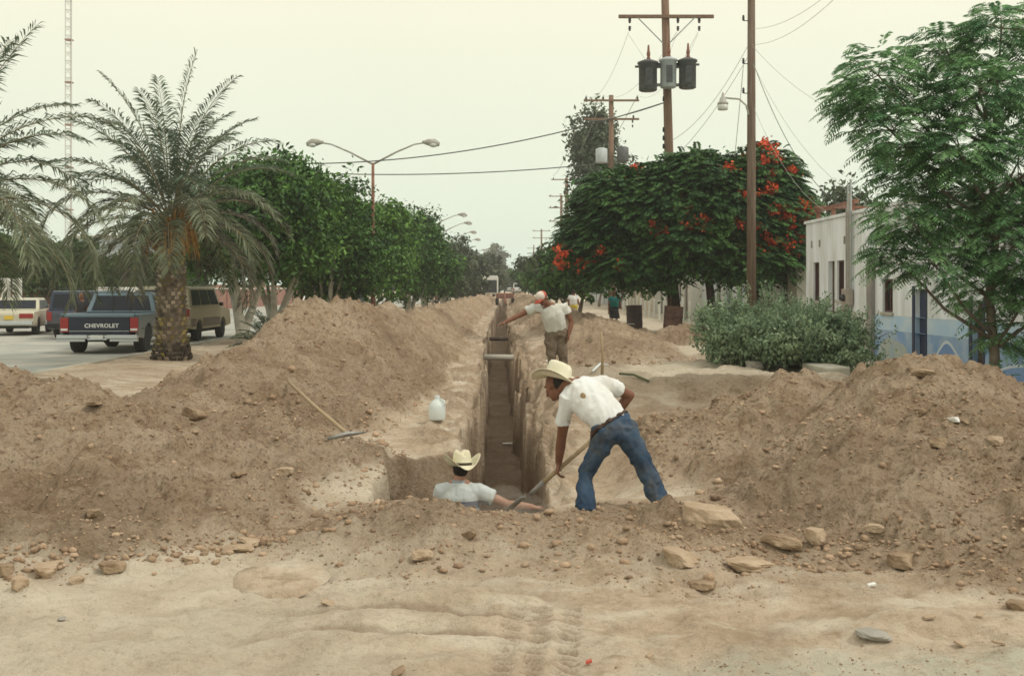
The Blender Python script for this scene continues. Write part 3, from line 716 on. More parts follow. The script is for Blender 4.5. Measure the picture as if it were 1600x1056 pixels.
mb = MB(); mb.span((WX - .05, ya0, 3.722), (WX + .28, yb0, 3.80)); mb.span((WX + .252, ya0 + .01, 3.35), (WX + 7, yb0 - .01, 3.45)); part(mb, 'parapet', 'house_white', h2, base)
window_at(h2, WX, *w_a, base)
for d_, m_ in ((d_a, 'door_navy'), (d_b, 'door_brown')):
    mb = MB(); mb.span((WX + .10, d_[0], .16), (WX + .14, d_[1], d_[3])); do = part(mb, 'door', m_, h2, base)
    mb = MB(); mb.span((WX - .02, d_[0] - .07, .17), (WX + .08, d_[0] - .003, d_[3] + .07)); mb.span((WX - .02, d_[1] + .003, .17), (WX + .08, d_[1] + .14, d_[3] + .07)); part(mb, 'door_frame', 'door_navy', h2, base)
mb = MB(); mb.span((WX + .3, ya0, .1), (WX + .6, yb0, 3.3)); part(mb, 'interior', 'dark_opening', h2, base)
def mural(name, m, prof, dx):
    mb = MB(); n = len(prof); mb.add([(WX - dx, y, z) for y, z in prof], [tuple(range(n))]); part(mb, name, m, h2, base)
def hill(y0, y1, zt, seed, lift=0, n=24, floor=.2):
    ps = []
    for i in range(n + 1):
        t = i / n; z = floor + (zt - floor) * (math.sin(math.pi * t) ** .7) * (1 + .12 * math.sin(9 * t + seed)) + lift
        ps.append((y0 + (y1 - y0) * t, z))
    return [(y0, floor)] + ps + [(y1, floor)]
mural('mural_hill', 'mural_beige', hill(d_a[1] + .16, 25.9, .72, 1), .009)
mural('mural_snowline', 'mural_white', hill(d_b[1] + .25, d_a[0] - .25, .74, 3), .009)
mural('mural_hill', 'mural_blue', hill(d_b[1] + .33, d_a[0] - .33, .68, 3), .012)
mural('mural_snowline', 'mural_white', hill(15.5, d_b[0] - .3, .66, 5), .009)
mural('mural_hill', 'mural_blue', hill(15.6, d_b[0] - .38, .60, 5), .012)
mb = MB(); mb.span((WX - .10, 26.0, .1), (WX + .3, 26.35, 2.62)); o = mb.build('pilaster', 'pilaster', bevel=.01); tag(o, 'grey brown masonry pier between the white and the blue house', 'pier')
# electric meter with conduits
ym = YW(1331, WX); base = V3((WX - .02, ym, 1.5)); me_ = thing('meter_box', 'weathered electric meter box on the white house wall, conduits rising to the roof', 'meter box', base)
mb = MB(); mb.box((-.10, 0, .12), (.18, .42, .42)); mb.box((-.12, .1, -.22), (.14, .3, .24)); mb.build('cabinet', 'conduit', me_, bevel=.02)
mb = MB(); mb.lathe([(.09, 0), (.09, .06), (.06, .1)], 14, Matrix.Translation((-.2, -.05, .1)) @ Matrix.Rotation(-math.pi / 2, 4, 'Y')); mb.build('dial', 'window_pane', me_)
for i_, (dy, zt, r_) in enumerate(((-.16, 3.1, .03), (-.04, 2.75, .022), (.08, 3.0, .022), (.17, 2.4, .03))):
    mb = MB(); mb.tube([(-.06, dy, .3), (-.06, dy, zt - .4), (-.06 - .0, dy, zt)], r_, 8); mb.build('conduit', 'conduit' if i_ % 2 else 'galvanised', me_)
mb = MB(); mb.tube([(-.06, 0, -.3), (-.06, .02, -1.2)], .03, 8); mb.build('conduit', 'conduit', me_)
# rusty frame on the roof
base = V3((WX + .1, 30, 3.8)); rf = thing('roof_frame', 'rusty steel beam on posts above the white house roof', 'steel frame', base)
mb = MB(); mb.span((.3, -1.2, .30), (.42, 2.6, .40)); mb.span((.3, 2.5, .42), (2.4, 2.6, .50)); mb.build('beam', 'rust', rf)
for y_ in (-.9, .8, 2.3):
    mb = MB(); mb.span((.31, y_, 0), (.41, y_ + .1, .298)); mb.build('post', 'rust', rf)
# houses farther up the street
HS = [(9.6, 36, 44, 3.4, 'far_wall_a', 'pale plastered house glimpsed under the flowering trees'), (9.9, 44.6, 55, 3.7, 'far_wall_b', 'bluish grey house beyond the pale plastered one'),
      (9.5, 56, 70, 3.3, 'far_wall_a', 'long pale house behind the rusty drums'), (9.8, 71, 90, 3.8, 'far_wall_c', 'tan house farther up the right side'), (9.6, 92, 130, 3.6, 'far_wall_b', 'last grey house visible at the end of the right side')]
for i, (X, y0, y1, hh, m_, lab) in enumerate(HS):
    base = V3((X, y0, 0)); h = thing('house', lab, 'house', base, group='houses along the right side of the street')
    ops = []; y = y0 + 1.2
    while y < y1 - 1.6:
        ops.append((y, y + .95, .2, 2.3)); 
        if y + 3.4 < y1 - .3: ops.append((y + 2.1, y + 3.2, 1.1, 2.3))
        y += 4.6
    mb = MB(); wall_open(mb, X, X + .25, y0, y1, 0, hh, ops); mb.span((X + .25, y0, 0), (X + 7, y0 + .25, hh)); part(mb, 'wall', m_, h, base)
    mb = MB(); mb.span((X - .12, y0 - .1, hh + .002), (X + 7, y1, hh + .14)); part(mb, 'roof', 'roof_far', h, base)
    for a, b, c, d in ops:
        mb = MB(); mb.span((X + .10, a + .003, c + .003), (X + .15, b - .003, d - .003)); part(mb, 'door' if c < .5 else 'window', 'door_brown' if c < .5 else 'window_pane', h, base)
# low picket-like posts in front of those houses
for i in range(16):
    Y = 45 + i * 1.9; mb = MB(); mb.tube([(0, 0, 0), (0, 0, 1.1 + .1 * (i % 3))], .06, 6); o = mb.build('fence_post', 'white_paint'); o.location = (7.9, Y, .1)
    tag(o, 'pale post before the far houses, number %s in the row counting from the flame tree' % ('one two three four five six seven eight nine ten eleven twelve thirteen fourteen fifteen sixteen'.split()[i]), 'post', 'pale posts before the far houses')

# ------------------------------------------------------------------ left background: wall, hedges, tower
base = V3((-25, 34, 0)); bw = thing('brick_wall', 'long reddish brick wall with white rail behind the parked cars', 'wall', base)
mb = MB(); mb.span((0, 0, 0), (-.25, 150, 1.75)); mb.build('wall', 'brick_red', bw)
mb = MB(); mb.span((.03, -.02, 1.752), (-.28, 150.02, 1.86)); mb.build('coping', 'white_paint', bw)
mb = MB(); mb.span((-.05, 0, 1.862), (-.2, 150, 2.15)); mb.build('upper_course', 'brick_red', bw)
for i in range(14):
    mb = MB(); mb.span((.10, 3 + i * 10, 0), (.004, 3.4 + i * 10, 1.75)); mb.build('pier', 'brick_red', bw)
for px, lab in ((9, 'short white gate post nearest the left edge of the photo'), (27, 'short white gate post right of the one at the edge')):
    Y = 50; mb = MB(); mb.box((0, 0, 1.15), (.32, .32, 2.3)); o = mb.build('gate_post', 'white_paint', bevel=.02); o.location = (ax(px, Y), Y, 0); tag(o, lab, 'post')

def leaf_mesh(name, blobs, n, size, seed, clump=40, spread=.28, shell=.75, droop=.3):
    """leaf-sized quads in clumps spread through the shell of the crown"""
    g = np.random.default_rng(seed); B = np.array(blobs, float)
    vol = B[:, 3] * B[:, 4] + B[:, 4] * B[:, 5]; nc = max(8, n // clump)
    k = g.choice(len(B), nc, p=vol / vol.sum()); d = g.normal(size=(nc, 3)); d /= np.linalg.norm(d, axis=1)[:, None]
    r = shell + (1 - shell) * g.random(nc) ** .7; r = np.where(g.random(nc) < .22, g.uniform(.3, .8, nc), r) * g.uniform(.8, 1.2, nc)
    c = B[k, :3] + d * r[:, None] * B[k, 3:]
    idx = g.integers(0, nc, n); off = g.normal(size=(n, 3)) * spread * g.uniform(.5, 1.3, nc)[idx][:, None]
    off[:, 2] *= .7; P = c[idx] + off
    nor = d[idx] * .7 + g.normal(size=(n, 3)) * .75 + np.array([0, 0, .35]); nor /= np.linalg.norm(nor, axis=1)[:, None]
    t = g.normal(size=(n, 3)) + np.array([0, 0, -droop * 2]); t -= nor * (t * nor).sum(1)[:, None]; t /= np.linalg.norm(t, axis=1)[:, None]
    b = np.cross(nor, t); s = size * g.uniform(.6, 1.35, n)[:, None]
    V = np.stack([P - t * s, P + b * s * .45 + nor * s * .12, P + t * s, P - b * s * .45 + nor * s * .12], 1).reshape(-1, 3)
    return np_mesh(name, V, np.arange(4 * n).reshape(-1, 4))
def branch(mb, p, d, L, r, depth, g, spread=.6, n=6, up=.15, tips=None, nseg=3, kids=(2, 3)):
    pts = [V3(p)]; rad = [r]; d = V3(d).normalized()
    for i in range(nseg):
        d = (d + V3((g.uniform(-1, 1), g.uniform(-1, 1), g.uniform(-.5, 1) * 1.0)) * .16 + V3((0, 0, up * .3))).normalized()
        pts.append(pts[-1] + d * L / nseg); rad.append(r * (1 - .42 * (i + 1) / nseg))
    mb.tube(pts, rad, n if r > .03 else 5)
    if depth == 0:
        if tips is not None: tips.append((pts[-1].copy(), d.copy()))
        return
    for i in range(g.randint(*kids)):
        q = V3((g.uniform(-1, 1), g.uniform(-1, 1), g.uniform(-.3, .7))).normalized()
        branch(mb, pts[-1] - d * g.uniform(0, L * .25), (d + q * spread * 1.6).normalized(), L * g.uniform(.62, .85), rad[-1] * .75, depth - 1, g, spread, n, up, tips, nseg, kids)

def ficus(px, Y, H, wx, wy, label, seed, n=15000, m='ficus_leaf', bark='bark_white', group='shade trees along the left of the trench', zb=1.7, size=.1, name='shade_tree', X=None, trunk=.22, cl=40):
    g = random.Random(seed); X = ax(px, Y) if X is None else X; z0 = gz(X, Y) if X > -9.9 else 0
    t = thing(name, label, 'tree', (X, Y, z0), group=group); hz = H - z0
    blobs = [(0, 0, (hz + zb) / 2, wx / 2 * .86, wy / 2 * .86, (hz - zb) / 2 * .9)]
    for i in range(9):
        a = g.uniform(0, 6.28); e_ = g.uniform(-.7, 1.0); rr_ = g.uniform(.55, .8)
        blobs.append((math.cos(a) * wx / 2 * rr_ * math.cos(e_ * .9), math.sin(a) * wy / 2 * rr_ * math.cos(e_ * .9), (hz + zb) / 2 + e_ * (hz - zb) / 2 * .72, wx * g.uniform(.16, .25), wy * g.uniform(.16, .25), (hz - zb) * g.uniform(.16, .26)))
    me = leaf_mesh('crown', blobs, n, size, seed, clump=cl, spread=.20 + .015 * H, droop=.2); link('crown', me, m, t)
    mb = MB()
    for i in range(3 if trunk > .15 else 1):
        a = i * 2.1 + g.random(); mb.tube([(0, 0, -.2), (.05 * math.cos(a), .05 * math.sin(a), .45), (.3 * math.cos(a), .3 * math.sin(a), 1.1), (.75 * math.cos(a), .75 * math.sin(a), zb + .4), (1.2 * math.cos(a), 1.2 * math.sin(a), zb + 1.6)], [trunk, trunk * .8, trunk * .5, trunk * .36, .05], 8)
    for i in range(5):
        a = g.uniform(0, 6.28); mb.tube([(.3 * math.cos(a), .3 * math.sin(a), 1.2), (wx * .3 * math.cos(a), wy * .3 * math.sin(a), hz * .6)], [.07, .02], 5)
    mb.build('trunk', bark, t, True)
    return t
ficus(378, 33.5, 5.6, 4.2, 4.6, 'shade tree with whitewashed forked trunk behind the date palm', 21, 22000, X=-8.15, zb=1.9)
ficus(420, 37, 6.2, 4.3, 4.6, 'second shade tree from the palm, tallest light green top', 22, 22000, X=-7.9, m='ficus_leaf_light', zb=1.5)
ficus(520, 41, 5.75, 3.7, 5.0, 'dark round shade tree right of the light green one, by the lamp pole', 23, 22000, X=-6.75, zb=1.1)
ficus(600, 50, 5.7, 3.7, 6, 'fourth shade tree of the row, right of the lamp pole', 24, 18000, X=-5.9, m='ficus_leaf_light', zb=1.0, size=.12)
ficus(640, 60, 6.0, 4.0, 7, 'fifth shade tree of the row, its top sloping down to the right', 25, 16000, X=-5.4, zb=1.1, size=.13)
ficus(670, 74, 5.7, 4.4, 9, 'sixth shade tree, last dense one of the left row', 26, 14000, X=-5.6, zb=1.0, size=.15)
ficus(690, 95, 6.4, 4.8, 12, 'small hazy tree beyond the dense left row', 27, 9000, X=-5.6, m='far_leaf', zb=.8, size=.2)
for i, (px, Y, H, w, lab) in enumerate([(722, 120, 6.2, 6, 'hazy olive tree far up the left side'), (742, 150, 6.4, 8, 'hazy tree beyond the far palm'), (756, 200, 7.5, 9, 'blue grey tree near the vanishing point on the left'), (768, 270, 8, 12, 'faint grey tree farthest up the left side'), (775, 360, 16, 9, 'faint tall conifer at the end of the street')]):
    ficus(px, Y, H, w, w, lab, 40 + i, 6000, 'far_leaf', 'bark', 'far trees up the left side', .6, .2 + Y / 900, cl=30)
# hedge trees beyond the brick wall
for i, (px, Y, H, w) in enumerate([(8, 56, 4.6, 4.6), (62, 58, 4.4, 4.2), (112, 60, 4.3, 3.6), (170, 63, 3.7, 3.6), (215, 66, 3.9, 3.4), (255, 70, 4.2, 4), (300, 76, 4.4, 5), (-50, 54, 4.8, 5)]):
    lab = ['dark clipped hedge tree at the left edge above the brick wall', 'clipped hedge tree second from the left edge', 'squarish hedge tree third from the left edge', 'low pale hedge tree left of the pickup roof', 'low hedge tree right above the pickup', 'hedge tree hidden partly by the palm trunk', 'hedge tree right of the palm trunk', 'hedge tree just outside the left edge'][i]
    ficus(px, Y, H, w, 3.4, lab, 60 + i, 7000, 'hedge_leaf', 'bark', 'clipped hedge trees above the brick wall', 1.2, .13, 'hedge_tree', trunk=.1, cl=25)
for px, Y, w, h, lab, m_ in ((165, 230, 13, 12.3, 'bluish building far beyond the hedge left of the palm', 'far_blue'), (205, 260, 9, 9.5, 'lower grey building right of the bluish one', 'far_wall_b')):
    b0 = thing('building', lab, 'building', (ax(px, Y), Y, 0)); mb = MB(); mb.span((-w / 2, 0, 0), (w / 2, 14, h)); mb.build('wall', m_, b0)
    mb = MB(); mb.span((-w / 2 - .3, -.3, h + .01), (w / 2 + .3, 14.3, h + .6)); mb.build('roof', 'roof_far', b0)
    for i in range(4):
        mb = MB(); mb.span((-w / 2 + 1 + i * w / 4.3, -.05, h - 2.4), (-w / 2 + 2.2 + i * w / 4.3, -.01, h - 1.0)); mb.build('window', 'window_pane', b0)
# radio mast
Y = 105; mt = thing('radio_mast', 'tall slender lattice radio mast rising behind the left palm', 'mast', (ax(107, Y), Y, 0))
def rail(x, y): return MB().tube([(x, y, 0), (x, y, 38)], .045, 5)
for x, y in ((-.3, 0), (.3, 0), (0, .5)): rail(x, y).build('rail', 'mast_white', mt)
for k in range(9):
    mb = MB()
    for i in range(10):
        z = k * 4.1 + i * .41; cs = [(-.3, 0), (.3, 0), (0, .5)]
        for j in range(3):
            a, b = cs[j], cs[(j + 1) % 3]; mb.tube([(*a, z), (*b, z + (.41 if i % 2 else 0))], .022, 4)
    mb.build('lattice_section', 'mast_white' , mt)
    mb = MB(); mb.box((0, .17, k * 4.1 + 1.2), (.66, .6, .12)); mb.build('band', 'mast_red', mt)

# ------------------------------------------------------------------ date palms
def palm_frond(root, mt_, base, az, el, L, curl, seed, lw=.034, ll=.60, n=80, twist=0, green='palm_leaf', rr_=.022, droop=.25):
    g = np.random.default_rng(seed); nseg = 14
    d = V3((math.cos(az) * math.cos(el), math.sin(az) * math.cos(el), math.sin(el))); hz = V3((math.cos(az), math.sin(az), 0))
    pts = [V3((0, 0, 0))]; e_ = el
    tw = twist / nseg; a_ = az
    for i in range(nseg):
        pts.append(pts[-1] + V3((math.cos(a_) * math.cos(e_), math.sin(a_) * math.cos(e_), math.sin(e_))) * L / nseg); e_ -= curl / nseg * (.5 + i / nseg * 1.1); a_ += tw
    fr = thing_frond = None
    P = np.array([tuple(p) for p in pts]); s = np.linspace(.16, .995, n); f = s * nseg; i0 = np.clip(f.astype(int), 0, nseg - 1); w = (f - i0)[:, None]
    C = P[i0] * (1 - w) + P[i0 + 1] * w; T = P[i0 + 1] - P[i0]; T /= np.linalg.norm(T, axis=1)[:, None]
    S = np.cross(T, np.array([0, 0, 1.])); S /= np.maximum(np.linalg.norm(S, axis=1)[:, None], .05); U = np.cross(S, T)
    Vs = []; ln = ll * np.clip(np.sin(np.pi * (.12 + .82 * s)) ** .6, .25, 1) 
    for sd_ in (-1, 1):
        jit = g.normal(size=(n, 3)) * .10
        D = T * (.42 + .4 * s[:, None]) + S * sd_ * .78 + U * .22 + jit; D /= np.linalg.norm(D, axis=1)[:, None]
        l = (ln * g.uniform(.8, 1.15, n))[:, None]
        mid = C + D * l * .5; tip = C + D * l + np.array([0, 0, -1.]) * l * (droop + .15 * g.random((n, 1)))
        Wd = np.cross(D, U) + g.normal(size=(n, 3)) * .5; Wd /= np.linalg.norm(Wd, axis=1)[:, None]; wv = Wd * lw * .5
        Vs.append(np.stack([C, mid + wv, tip, mid - wv], 1))
    V = np.concatenate(Vs).reshape(-1, 3); me = np_mesh('frond', V, np.arange(len(V)).reshape(-1, 4))
    o = link('frond', me, [green], root); o.location = base
    mb = MB(); mb.tube(pts, [rr_ * (1 - .85 * i / nseg) for i in range(nseg + 1)], 5); mb.build('midrib', mt_, o, True)
    return o
def hsh(a, b): return (math.sin(a * 12.9898 + b * 78.233) * 43758.5453) % 1.0
def palm(px, Y, H, label, seed, nf=46, L=2.9, trunk=.30, X=None, boots=True, fr=None, lean=0, stub=.0, elmax=86, drp=98):
    g = random.Random(seed); X = ax(px, Y) if X is None else X; z0 = gz(X, Y)
    t = thing('date_palm', label, 'palm tree', (X, Y, z0)); top = V3((lean, 0, H))
    mb = MB(); prof = []
    for i in range(22):
        s = i / 21; prof.append((trunk * (1.12 - .25 * s + .25 * math.exp(-s * 14)), -.15 + s * (H + .1)))
    mb.lathe(prof, 20); mb.build('trunk', 'bark' if boots else 'palm_bark', t, True)
    if boots:
        for mm, par in (('palm_bark', 0), ('palm_bark_moss', 1)):
            mb = MB(); nrow = int(H / .105)
            for r_ in range(nrow):
                z = .02 + r_ * .105; rad_ = trunk * (1.10 - .25 * z / H + .25 * math.exp(-z / H * 14)); nn = 13
                for k_ in range(nn):
                    if (hsh(r_, k_) < .36 + .14 * math.sin(r_ * .35)) != bool(par): continue
                    a = 2 * math.pi * (k_ + .5 * (r_ % 2)) / nn + g.uniform(-.06, .06); s_ = g.uniform(.8, 1.25)
                    c, sn = math.cos(a), math.sin(a); w = .10 * s_; hh = .125 * s_; o_ = rad_; q = g.uniform(.035, .09)
                    def P(u, v, dep): return ((o_ + dep) * c - u * sn, (o_ + dep) * sn + u * c, z + v)
                    mb.add([P(-w / 2, -hh / 2, -.03), P(w / 2, -hh / 2, -.03), P(w * .4, hh / 2, q), P(-w * .4, hh / 2, q), P(-w * .35, hh / 2, q - .05), P(w * .35, hh / 2, q - .05)], [(0, 1, 2, 3), (3, 2, 5, 4), (0, 3, 4), (1, 5, 2)])
            o = mb.build('bark_scales', mm, t); o['kind'] = 'stuff'
        # root flare of dead boots
        mb = MB()
        for k_ in range(90):
            a = g.uniform(0, 6.28); z = g.uniform(0, .42); rr2 = trunk * 1.35 - z * .25; mb.box((rr2 * math.cos(a), rr2 * math.sin(a), z), (.09, .12, .13), rz=a, ry=g.uniform(.3, .8))
        mb.build('root_collar', 'bark_dark', t)
    if stub:
        mb = MB()
        for k_ in range(150):
            a = g.uniform(0, 6.28); z = H - g.uniform(-.1, stub); r0 = trunk * .85; up = g.uniform(.15, .7); L2 = g.uniform(.3, .7)
            mb.tube([(r0 * math.cos(a), r0 * math.sin(a), z - .1), ((r0 + L2 * .35) * math.cos(a), (r0 + L2 * .35) * math.sin(a), z - .1 + L2 * up)], [.035, .014], 4)
        mb.build('leaf_stalks', 'palm_skirt', t)
    for i in range(nf):
        az = i * 2.39996 + g.uniform(-.2, .2); s = i / nf
        el = R(elmax) - s * R(drp) + g.uniform(-.08, .08); L_ = L * (g.uniform(.85, 1.08)) * (1.0 - .22 * s)
        curl = R(38) + min(1, s * 1.8) * R(84) + g.uniform(-.35, .35)
        mtl = 'palm_leaf_green' if s < .45 else ('palm_leaf' if g.random() < .75 else 'palm_leaf_dark')
        palm_frond(t, 'palm_stem', (.12 * math.cos(az), .12 * math.sin(az), H + .15 - .45 * s), az, el, L_, curl, seed * 100 + i, green=mtl, twist=g.uniform(-.3, .3))
    return t
pm = palm(268, 26.8, 3.45, 'date palm with thick scaly trunk and arching grey green fronds', 5, 52, 3.75, .335, stub=.85, drp=90)
# flower stalks hanging at the crown
for k_, a in enumerate((-1.1, -.4, -1.9, -2.5, .3)):
    mb = MB(); g = random.Random(k_)
    for q in range(16):
        a2 = a + g.uniform(-.4, .4); mb.tube([(.3 * math.cos(a), .3 * math.sin(a), 3.2), (.55 * math.cos(a2), .55 * math.sin(a2), 3.1 + g.uniform(-.1, .2)), (.68 * math.cos(a2), .68 * math.sin(a2), 2.6 + g.uniform(-.2, .2))], [.02, .012, .006], 4)
    mb.build('fruit_stalk', 'palm_skirt', pm)
palm(-120, 19.5, 3.3, 'dark date palm at the left edge, only its drooping fronds in view', 6, 46, 3.9, .28, boots=False, elmax=66, drp=58)
palm(722, 112, 4.6, 'small hazy palm far up the left side of the street', 8, 22, 2.6, .2, boots=False, X=-5.0)
# young palm clump behind left ridge
yp = thing('young_palm', 'low spiky grey green palm bush behind the left ridge', 'palm bush', (-6.3, 29.5, gz(-6.3, 29.5)))
gg = random.Random(3)
for i in range(30):
    az = gg.uniform(0, 6.28); palm_frond(yp, 'palm_stem', (gg.uniform(-.2, .2), gg.uniform(-.2, .2), .1), az, R(gg.uniform(18, 78)), gg.uniform(1.0, 1.5), R(gg.uniform(20, 60)), 900 + i, ll=.3, lw=.035, n=34, green='palm_leaf_green')

# ------------------------------------------------------------------ trees with feathery compound leaves
def compound(name, bases, dirs, L, seed, pairs=9, ratio=.36, w=.10, droop=.55, lift=.25):
    g = np.random.default_rng(seed); n = len(bases); B = np.array(bases); D = np.array(dirs); L = L * g.uniform(.7, 1.2, n)
    D = D / np.linalg.norm(D, axis=1)[:, None]; up = np.array([0, 0, 1.])
    S = np.cross(D, up); S /= np.maximum(np.linalg.norm(S, axis=1)[:, None], .05)
    s = np.linspace(.14, 1, pairs)[None, :, None]
    C = B[:, None] + L[:, None, None] * (D[:, None] * s + up * (lift * s - droop * s * s))
    T = D[:, None] + up * (lift - 2 * droop * s); T /= np.linalg.norm(T, axis=2)[..., None]
    Vs = []
    for sd_ in (-1, 1):
        pd = T * .45 + S[:, None] * sd_ * .9 - up * .18 + g.normal(size=(n, pairs, 3)) * .07; pd /= np.linalg.norm(pd, axis=2)[..., None]
        ln = (L[:, None, None] * ratio * np.sin(np.pi * (.2 + .72 * s)) ** .7); wd = T * (L[:, None, None] * w * .5)
        mid = C + pd * ln * .55; tip = C + pd * ln - up * ln * .12
        Vs.append(np.stack([C, mid - wd, tip, mid + wd], 2))
    V = np.concatenate(Vs).reshape(-1, 3); return np_mesh(name, V, np.arange(len(V)).reshape(-1, 4))
def canopy_fronds(blobs, n, seed, flat=.5):
    g = np.random.default_rng(seed); B = np.array(blobs, float); vol = B[:, 3] * B[:, 5] + B[:, 3] * B[:, 4]
    k = g.choice(len(B), n, p=vol / vol.sum()); d = g.normal(size=(n, 3)); d[:, 2] = np.abs(d[:, 2]) * .9 - .45 * g.random(n); d /= np.linalg.norm(d, axis=1)[:, None]
    r = np.where(g.random(n) < .3, g.uniform(.5, .9, n), g.uniform(.86, 1.10, n)); P = B[k, :3] + d * r[:, None] * B[k, 3:]
    dr = d * np.array([1, 1, .25]) + g.normal(size=(n, 3)) * .28 * np.array([1, 1, .5]); return P, dr
mb_pet = []
for v_ in range(3):
    g = np.random.default_rng(v_); n = 46; P = g.normal(size=(n, 3)) * np.array([.13, .13, .09]); nr = g.normal(size=(n, 3)); nr /= np.linalg.norm(nr, axis=1)[:, None]
    t_ = np.cross(nr, g.normal(size=(n, 3))); t_ /= np.linalg.norm(t_, axis=1)[:, None]; b_2 = np.cross(nr, t_); s_ = .055
    me = np_mesh('blossom', np.stack([P - t_ * s_, P + b_2 * s_, P + t_ * s_, P - b_2 * s_], 1).reshape(-1, 3), np.arange(4 * n).reshape(-1, 4)); me.materials.append(M['blossom']); mb_pet.append(me)
def flame_tree(X, Y, trunkpx, label, blobs, n, seed, flowers, trunks):
    t = thing('flame_tree', label, 'tree', (X, Y, .1), group='red flowering trees on the right')
    bl = [(bx - X, by - Y, bz - .1, rx, ry, rz_) for bx, by, bz, rx, ry, rz_ in blobs]
    P, D = canopy_fronds(bl, n, seed); link('crown', compound('crown', P, D, .50, seed + 1, 8, .40, .17, .5, .2), 'flame_leaf', t)
    me = leaf_mesh('inner_foliage', [(a, b, c, d * .86, e_ * .86, f * .82) for a, b, c, d, e_, f in bl], n * 4, .13, seed + 2, clump=30, spread=.3, shell=.4)
    link('inner_foliage', me, 'flame_leaf', t)
    g = random.Random(seed); mb = MB()
    for tx_, ty_ in trunks:
        mb.tube([(tx_ - X, ty_ - Y, -.2), (tx_ - X + .03, ty_ - Y, 1.0), (tx_ - X - .1, ty_ - Y, 2.2)], [.2, .15, .13], 9)
        for i in range(7):
            a = g.uniform(0, 6.28); mb.tube([(tx_ - X - .1, ty_ - Y, 2.0), (tx_ - X + 1.0 * math.cos(a), ty_ - Y + 1.0 * math.sin(a), 3.1), (tx_ - X + 2.2 * math.cos(a), ty_ - Y + 2.0 * math.sin(a), 4.4)], [.09, .06, .02], 6)
    mb.build('trunk', 'bark_dark', t, True)
    for i, (fx, fy) in enumerate(flowers):
        # nearest crown surface towards the camera
        best = None
        for a, b, c, rx, ry, rz_ in blobs:
            dxy = V3((ax(fx, 1), 1, zpx(fy, 1) - CH)); o_ = V3((0, 0, CH))
            A = sum((dxy[j] / (rx, ry, rz_)[j]) ** 2 for j in range(3)); Bq = 2 * sum(dxy[j] * (o_[j] - (a, b, c)[j]) / (rx, ry, rz_)[j] ** 2 for j in range(3)); Cq = sum(((o_[j] - (a, b, c)[j]) / (rx, ry, rz_)[j]) ** 2 for j in range(3)) - 1.08
            dd = Bq * Bq - 4 * A * Cq
            if dd > 0:
                s = (-Bq - math.sqrt(dd)) / 2 / A
                if best is None or s < best: best = s
        if best is None: best = Y - .5
        p = at(fx, fy, best); s = g.uniform(.55, 1.15)
        for q in range(g.choice((1, 2, 2))):
            o = bpy.data.objects.new('blossom', mb_pet[(i + q) % 3]); COL.objects.link(o); o.parent = t
            o.location = (p.x - X + g.uniform(-.14, .14), p.y - Y - .1 + g.uniform(-.1, .1), p.z - .1 + g.uniform(-.12, .12)); o.scale = (s, s, s * g.uniform(.8, 1.1)); o.rotation_euler = (g.random() * 3, 0, g.random() * 6)
flame_tree(4.9, 37.5, 0, 'dark leafy flame tree with red blossom on its low left side, nearer the trench',
    [(4.6, 38, 4.1, 1.9, 2.0, 1.7), (3.4, 38.5, 3.6, 1.3, 1.7, 1.6), (5.6, 37.5, 4.4, 1.6, 2.0, 1.75), (3.9, 38, 4.9, 1.3, 1.6, 1.0), (4.6, 37.5, 2.5, 1.7, 1.4, .9), (3.0, 38.8, 2.7, .9, 1.1, .8)], 5200, 301,
    [(877, 398), (872, 410), (888, 404), (915, 412), (908, 410), (1020, 350), (1037, 363), (985, 270), (941, 390), (965, 420), (885, 385), (924, 408)], [(5.9, 38.0)])
flame_tree(7.2, 37, 0, 'flame tree with many orange red blossoms beside the wooden pole',
    [(7.0, 37, 4.4, 1.7, 2, 1.8), (8.4, 37.2, 4.2, 1.6, 2, 1.9), (9.3, 37.6, 3.8, 1.3, 1.8, 1.7), (8.7, 37, 5.5, 1.1, 1.4, 1.15), (6.3, 36.6, 3.4, 1.5, 1.6, 1.5), (8.2, 36.6, 2.7, 1.9, 1.4, 1.1), (6.4, 37, 5.6, 1.1, 1.4, .85)], 6200, 311,
    [(1200, 235), (1192, 228), (1215, 240), (1158, 243), (1143, 265), (1188, 257), (1205, 272), (1212, 280), (1196, 290), (1230, 262), (1236, 268), (1207, 297), (1262, 310), (1058, 305), (1063, 328), (1079, 352), (1097, 343), (1166, 308), (1205, 323), (1222, 330), (1235, 345), (1237, 352), (1252, 347), (1185, 350), (1180, 385), (1195, 398), (1225, 382), (1243, 397), (1230, 375), (1250, 370), (1160, 380), (1093, 355), (1248, 325), (1195, 370), (1183, 268), (1218, 255), (1210, 375), (1240, 385), (1243, 330), (1186, 300), (1154, 352)], [(6.95, 37), (8.9, 38.2), (9.8, 37.8)])

